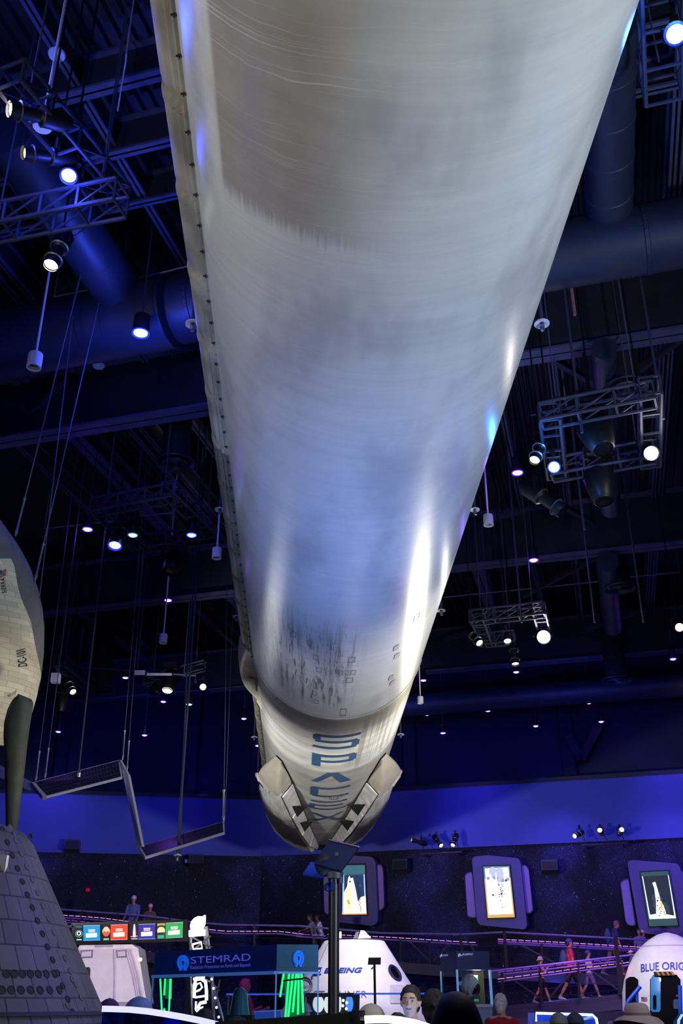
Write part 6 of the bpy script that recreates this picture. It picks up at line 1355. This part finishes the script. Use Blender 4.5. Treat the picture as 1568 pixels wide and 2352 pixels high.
        fin_('hair', mb, mat('hair_%d_%d_%d' % hair, hair, .7, noise=.35, nscale=40), .009 if vox < .0155 else .014, root, 1)
    if hat == 'cap':
        mb = MB()
        def g(u, v): a = 2 * PI * u; r = math.sin(PI / 2 * (1 - v)); return H(.093 * r * math.cos(a), -.012 + .112 * r * math.sin(a), .03 + .102 * math.sin(PI / 2 * v))
        mb.grid(g, 20, 8); mb.add([g(i / 20, 0) * 1 + Rn @ Vector((0, 0, -.004)) for i in range(20)], [tuple(range(20))]); hm_ = fin_('cap', mb, cloth(hatc), None, root, 0, False)
        mb = MB(); q = [(-.078, .075), (-.07, .135), (-.04, .172), (0, .185), (.04, .172), (.07, .135), (.078, .075)]; mb.prism([H(a, b, .036 - abs(a) * .25) for a, b in q], Rn @ Vector((0, 0, .008))); fin_('cap_visor', mb, cloth(hatc), None, root, 0, False)
        mb = MB(); mb.ball(H(0, -.012, .131), .006, 8, 6); fin_('cap_button', mb, cloth(hatc), None, root, 0, False)
    elif hat in ('bucket', 'brim'):
        mb = MB(); w = .145 if hat == 'bucket' else .195; dz = -.035 if hat == 'bucket' else -.03; M3 = Rn
        for pr in ([(w, .022 + dz), (w * .85, .03 + dz * .4), (.102, .045), (.100, .06), (.088, .112), (.070, .130), (.04, .138), (0, .140)],):
            n = 28; vs = []
            for r, hz in pr: vs += [H(r * math.cos(2 * PI * j / n), -.012 + r * 1.08 * math.sin(2 * PI * j / n), hz + (.018 * math.cos(4 * PI * j / n) if r > .12 else 0)) for j in range(n)]
            mb.add(vs, [(i * n + j, i * n + (j + 1) % n, (i + 1) * n + (j + 1) % n, (i + 1) * n + j) for i in range(len(pr) - 1) for j in range(n)])
        fin_('sun_hat', mb, cloth(hatc), None, root, 0, False)
        mb = MB(); n = 28; vs = []
        for r, hz in ((.1035, .046), (.1025, .064)): vs += [H(r * math.cos(2 * PI * j / n), -.012 + r * 1.08 * math.sin(2 * PI * j / n), hz) for j in range(n)]
        mb.add(vs, [(j, (j + 1) % n, n + (j + 1) % n, n + j) for j in range(n)]); fin_('hat_band', mb, cloth(tuple(int(c * .7) for c in hatc)), None, root, 0, False)
    if near and not specs:
        for sd in (-1, 1):
            mb = MB(); mb.ball(H(sd * .030, .0815, .006), (.012, .008, .007), 12, 8, Rn); e = fin_('eye', mb, mat('eye_white', (200, 196, 190), .3, noise=0), None, root, 0, False)
            mb = MB(); mb.ball(H(sd * .030, .0875, .006), (.006, .004, .006), 10, 6, Rn); fin_('iris', mb, mat('dark_iris', (40, 28, 22), .2, noise=0), None, root, 0, False)
            mb = MB(); mb.limb(H(sd * .015, .096, .031), H(sd * .046, .082, .029), .004, .003, 8); fin_('eyebrow', mb, mat('brow', (40, 30, 24), .8, noise=0), None, root, 0, False)
        mb = MB(); mb.limb(H(-.018, .0900, -.054), H(.018, .0900, -.054), .0042, .0042, 8); fin_('lips', mb, mat('lip_tone', (164, 112, 98), .5, noise=0), None, root, 0, False)
    if specs:
        mb = MB()
        for sd in (-1, 1): mb.ball(H(sd * .033, .097, .004), (.030, .010, .022), 14, 8, Rn); mb.limb(H(sd * .06, .09, .008), H(sd * .078, -.005, .004), .004, .004, 6)
        mb.limb(H(-.01, .1, .008), H(.01, .1, .008), .004, .004, 6); fin_('sunglasses', mb, mat('dark_lens', (24, 16, 28), .15, noise=0), None, root, 0, False)
    root['_sc'] = 0; del root['_sc']
    return root, (lambda *q: base + Rz @ (U_(*q) * sc)), sc
def backpack(pfn, rgb, label, yaw):
    c = pfn(0, -.20, 1.20); Rz = Matrix.Rotation(rad(yaw), 3, 'Z'); t = thing('backpack', label, 'backpack', c)
    mb = MB(); mb.ball(c, (.155, .10, .22), 18, 12, Rz); obj('bag_body', mb, cloth(rgb), t, smooth=True)
    mb = MB(); mb.ball(c + Rz @ Vector((0, -.07, -.06)), (.11, .06, .10), 14, 8, Rz); obj('front_pocket', mb, cloth(tuple(int(v * .8) for v in rgb)), t, smooth=True)
    for sd in (-1, 1): mb = MB(); mb.tube([pfn(sd * .09, -.14, 1.38), pfn(sd * .095, -.02, 1.50), pfn(sd * .10, .13, 1.36), pfn(sd * .12, .11, 1.15), pfn(sd * .12, -.13, 1.05)], .018, 6); obj('strap', mb, cloth(tuple(int(v * .7) for v in rgb)), t, smooth=True)
LR = 30.9
def rg(px): return PY(px, interp(px, [(1100, 2319), (1159, 2313), (1425, 2285), (1560, 2271)]), 30).z
W1 = ((24, 6), (-22, 12)); W2 = ((-20, 14), (22, 4))
def ramp_person(label, px, yt, Yd=LR, **k):
    z = PY(px, yt, Yd).z; return person(label, px, yt, Yd, height=z - rg(px), yaw=-90, **k)
ramp_person('child in a pale bucket hat and orange patterned shirt walking on the lower ramp', 1240, 2196, sk=(196, 150, 124), shirt=(190, 130, 110), bottom=(30, 30, 40), leglen=.38, hat='bucket', hatc=(214, 204, 222), hair=(90, 60, 44), hairlen=.12, legs=W1, arms=((30, 115), (30, 118)))
r = ramp_person('man in a pink shirt, black shorts and blue cap walking on the lower ramp', 1306, 2153.5, sk=(190, 130, 120), shirt=(220, 56, 96), bottom=(26, 26, 34), hat='cap', hatc=(50, 80, 170), legs=W2, arms=((-4, 10), (8, 20)))
backpack(r[1], (80, 96, 150), 'blue backpack worn by the man in the pink shirt', -90)
ramp_person('boy in a pale T-shirt and blue cap walking up the lower ramp', 1349, 2181, sk=(196, 146, 128), shirt=(206, 204, 222), bottom=(120, 120, 160), hat='cap', hatc=(46, 90, 190), legs=W2, arms=((14, 70), (18, 74)))
person('boy in a white cap and blue top facing left on the lower ramp end', 1447, 2181, LR, height=PY(1447, 2181, LR).z - rg(1447), yaw=90, sk=(150, 100, 90), shirt=(50, 110, 170), bottom=(60, 50, 80), hat='cap', hatc=(220, 210, 226), arms=((20, 60), (20, 60)))
def ug(px): return PY(px, interp(px, [(880, 2206), (1010, 2217), (1158, 2224), (1430, 2240), (1570, 2249)]), 32.6).z
UY = 33.3
def up_person(label, px, yt, **k): return person(label, px, yt, UY, height=PY(px, yt, UY).z - ug(px) , **k)
r = up_person('man in a dark blue T-shirt leaning forward on the upper ramp', 1415, 2114, yaw=-90, sk=(190, 130, 130), shirt=(36, 56, 130), bottom=(150, 96, 110), leglen=.9, hair=(150, 80, 110), lean=18, legs=W2, arms=((0, 20), (0, 20)), nod=14)
backpack(r[1], (60, 90, 150), 'pale blue backpack worn by the man on the upper ramp', -90)
up_person('woman in a blue and pale top on the upper ramp beside the bell capsule', 1466, 2133, yaw=160, sk=(180, 110, 120), shirt=(110, 110, 190), hair=(110, 50, 80), hairlen=.14)
person('person in a pale cap and red top behind the woman on the upper ramp', 1474, 2134.5, 33.9, height=PY(1474, 2134.5, 33.9).z - ug(1470), yaw=-90, sk=(190, 130, 130), shirt=(170, 30, 60), hat='cap', hatc=(214, 196, 214), hair=(60, 30, 40))
# upper walkway
def lg_(px): return PY(px, interp(px, [(60, 2162), (133, 2170), (340, 2186), (430, 2198)]), 34.5).z
person('man in a pale cap and blue patterned shirt on the upper left walkway', 308, 2055, 35.2, height=PY(308, 2055, 35.2).z - lg_(308), yaw=178, sk=(170, 120, 130), shirt=(86, 96, 160), sleeve=.8, bottom=(30, 30, 44), leglen=.9, hat='cap', hatc=(190, 186, 214), arms=((20, 30), (20, 30)), nod=10)
person('woman in a pink cap beside the man on the upper left walkway', 346, 2074, 35.2, height=PY(346, 2074, 35.2).z - lg_(346), yaw=190, sk=(180, 110, 110), shirt=(90, 70, 76), sleeve=.9, leglen=.9, bottom=(30, 26, 40), hat='cap', hatc=(216, 170, 190), hair=(120, 50, 70), hairlen=.18, arms=((20, 60), (15, 40)), nod=14)
cg = PY(715, 2207, 34).z
person('person with dark hair leaning on the walkway rail by the pole', 711, 2099, 34.6, height=PY(711, 2099, 34.6).z - cg, yaw=100, sk=(120, 76, 80), shirt=(120, 110, 150), hair=(16, 12, 20), hairlen=.08, lean=16, arms=((40, 30), (35, 40)))
person('person in a white top leaning beside the dark haired one on the walkway', 727, 2099, 34.9, height=PY(727, 2099, 34.9).z - cg, yaw=110, sk=(110, 70, 76), shirt=(206, 196, 226), hair=(18, 14, 22), lean=14, arms=((40, 30), (35, 40)))
# visitors seen over the bottom edge
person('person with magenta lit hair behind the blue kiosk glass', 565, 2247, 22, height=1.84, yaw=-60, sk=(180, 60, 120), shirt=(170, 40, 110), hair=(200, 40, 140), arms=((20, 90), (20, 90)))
person('person with a large close-cropped dark head, nearest, seen from behind', 1044, 2262, 3.05, height=1.70, yaw=0, sk=(46, 28, 24), shirt=(40, 40, 50), leglen=.9, hair=(28, 18, 16), bald=True, vox=.013)
person('young man with dark hair in a white T-shirt looking left', 941, 2261, 9.2, height=1.80, yaw=158, sk=(206, 168, 146), shirt=(226, 226, 228), sleeve=.5, leglen=.9, hair=(44, 32, 26), near=True, vox=.010, headturn=10)
person('man in a pale cap and dark sunglasses at the bottom, by the black pole', 849, 2299, 7.6, height=1.62, yaw=120, sk=(186, 140, 116), shirt=(90, 96, 116), leglen=.9, hat='cap', hatc=(176, 170, 160), hair=(60, 46, 38), specs=True, vox=.010)
person('dark haired person just behind the white barrier edge, seen from behind', 910, 2326, 8.0, height=1.6, yaw=10, sk=(150, 110, 90), shirt=(60, 60, 90), leglen=.9, hair=(38, 28, 30), vox=.015)
person('dark haired person half hidden behind the nearest head', 993, 2271, 7.5, height=1.71, yaw=0, sk=(120, 86, 74), shirt=(40, 50, 90), leglen=.9, hair=(18, 15, 22), vox=.015)
r = person('woman with tied pale hair in a red tank top, seen from behind', 1149, 2281, 15, height=1.76, yaw=-25, sk=(206, 150, 140), shirt=(176, 28, 40), sleeve=0, leglen=.9, hair=(206, 190, 196), hairlen=.02, vox=.015)
mb = MB(); mb.tube([r[1](-.12, -.02, 1.47), r[1](-.02, -.14, 1.3), r[1](.12, -.14, 1.08)], .012, 6); tag(obj('bag_strap', mb, m_black), 'thin black strap across the red tank top', 'strap')
person('man in a dark grey backward cap at the bottom right', 1280, 2321, 10.2, height=1.60, yaw=0, sk=(190, 140, 120), shirt=(60, 60, 74), leglen=.9, hat='cap', hatc=(74, 74, 82), hair=(60, 50, 44), vox=.015)
person('person in a black cap beside the grey cap at the bottom right', 1317, 2321, 10.6, height=1.58, yaw=15, sk=(150, 90, 70), shirt=(44, 40, 50), leglen=.9, hat='cap', hatc=(24, 30, 52), hair=(40, 24, 20), vox=.015)
person('person in a wide brimmed tan sun hat before the bell capsule', 1457, 2300, 8.6, height=1.68, yaw=35, sk=(150, 92, 70), shirt=(96, 60, 56), leglen=.9, hat='brim', hatc=(126, 108, 112), hair=(60, 36, 30), vox=.015)
person('small distant person in a pale cap by the lilac wall', 1401, 2343, 22, height=1.22, yaw=30, sk=(90, 60, 90), shirt=(60, 60, 90), hat='cap', hatc=(200, 196, 214), hair=(30, 24, 40))
person('small distant dark haired person beside the bell capsule foot', 1424, 2345, 22, height=1.2, yaw=0, sk=(80, 50, 80), shirt=(50, 40, 80), hair=(30, 22, 50))
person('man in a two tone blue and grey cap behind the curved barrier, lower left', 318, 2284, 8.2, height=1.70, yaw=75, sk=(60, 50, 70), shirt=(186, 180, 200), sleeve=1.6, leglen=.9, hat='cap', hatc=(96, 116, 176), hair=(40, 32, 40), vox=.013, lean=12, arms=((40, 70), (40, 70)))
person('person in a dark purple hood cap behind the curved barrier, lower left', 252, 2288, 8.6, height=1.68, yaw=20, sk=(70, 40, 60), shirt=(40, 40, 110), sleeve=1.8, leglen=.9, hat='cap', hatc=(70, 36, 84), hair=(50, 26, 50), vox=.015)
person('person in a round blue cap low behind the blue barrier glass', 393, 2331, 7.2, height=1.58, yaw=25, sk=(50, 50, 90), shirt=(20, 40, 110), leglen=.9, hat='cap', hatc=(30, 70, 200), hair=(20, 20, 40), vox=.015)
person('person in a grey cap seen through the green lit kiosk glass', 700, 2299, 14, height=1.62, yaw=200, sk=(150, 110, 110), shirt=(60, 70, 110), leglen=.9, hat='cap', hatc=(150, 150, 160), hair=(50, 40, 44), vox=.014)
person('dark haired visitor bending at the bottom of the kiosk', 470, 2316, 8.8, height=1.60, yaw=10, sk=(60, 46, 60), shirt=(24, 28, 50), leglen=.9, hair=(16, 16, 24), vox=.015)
person('visitor in black with raised hands at the bottom centre', 548, 2334, 7.6, height=1.56, yaw=-20, sk=(190, 140, 120), shirt=(18, 18, 26), sleeve=1.8, leglen=.9, hair=(16, 16, 20), vox=.015, arms=((50, 100), (60, 80)))
spot('crowd_light', (2.5, 6, 6.5), (1.3, 9, 1.5), 520, (1, .93, .85), 50, .9, .3)
point('warm_near', (1.3, 4.6, 3.4), 9, (1, .5, .3), .3)
for px, yt, Yd, e in ((1310, 2200, 30, 700), (1440, 2150, 32, 420), (320, 2090, 34, 150), (715, 2120, 34, 130)):
    p = PY(px, yt, Yd); spot('ramp_wash', p + Vector((.5, -5, 4.5)), p, e, (.62, .32, 1), 55, .9, .2)
point('under_ramp_blue', PY(1280, 2270, 32.6), 60, (.05, .10, 1), .4); point('ramp_pink', PY(1310, 2160, 29.2), 30, (1, .25, .8), .3)
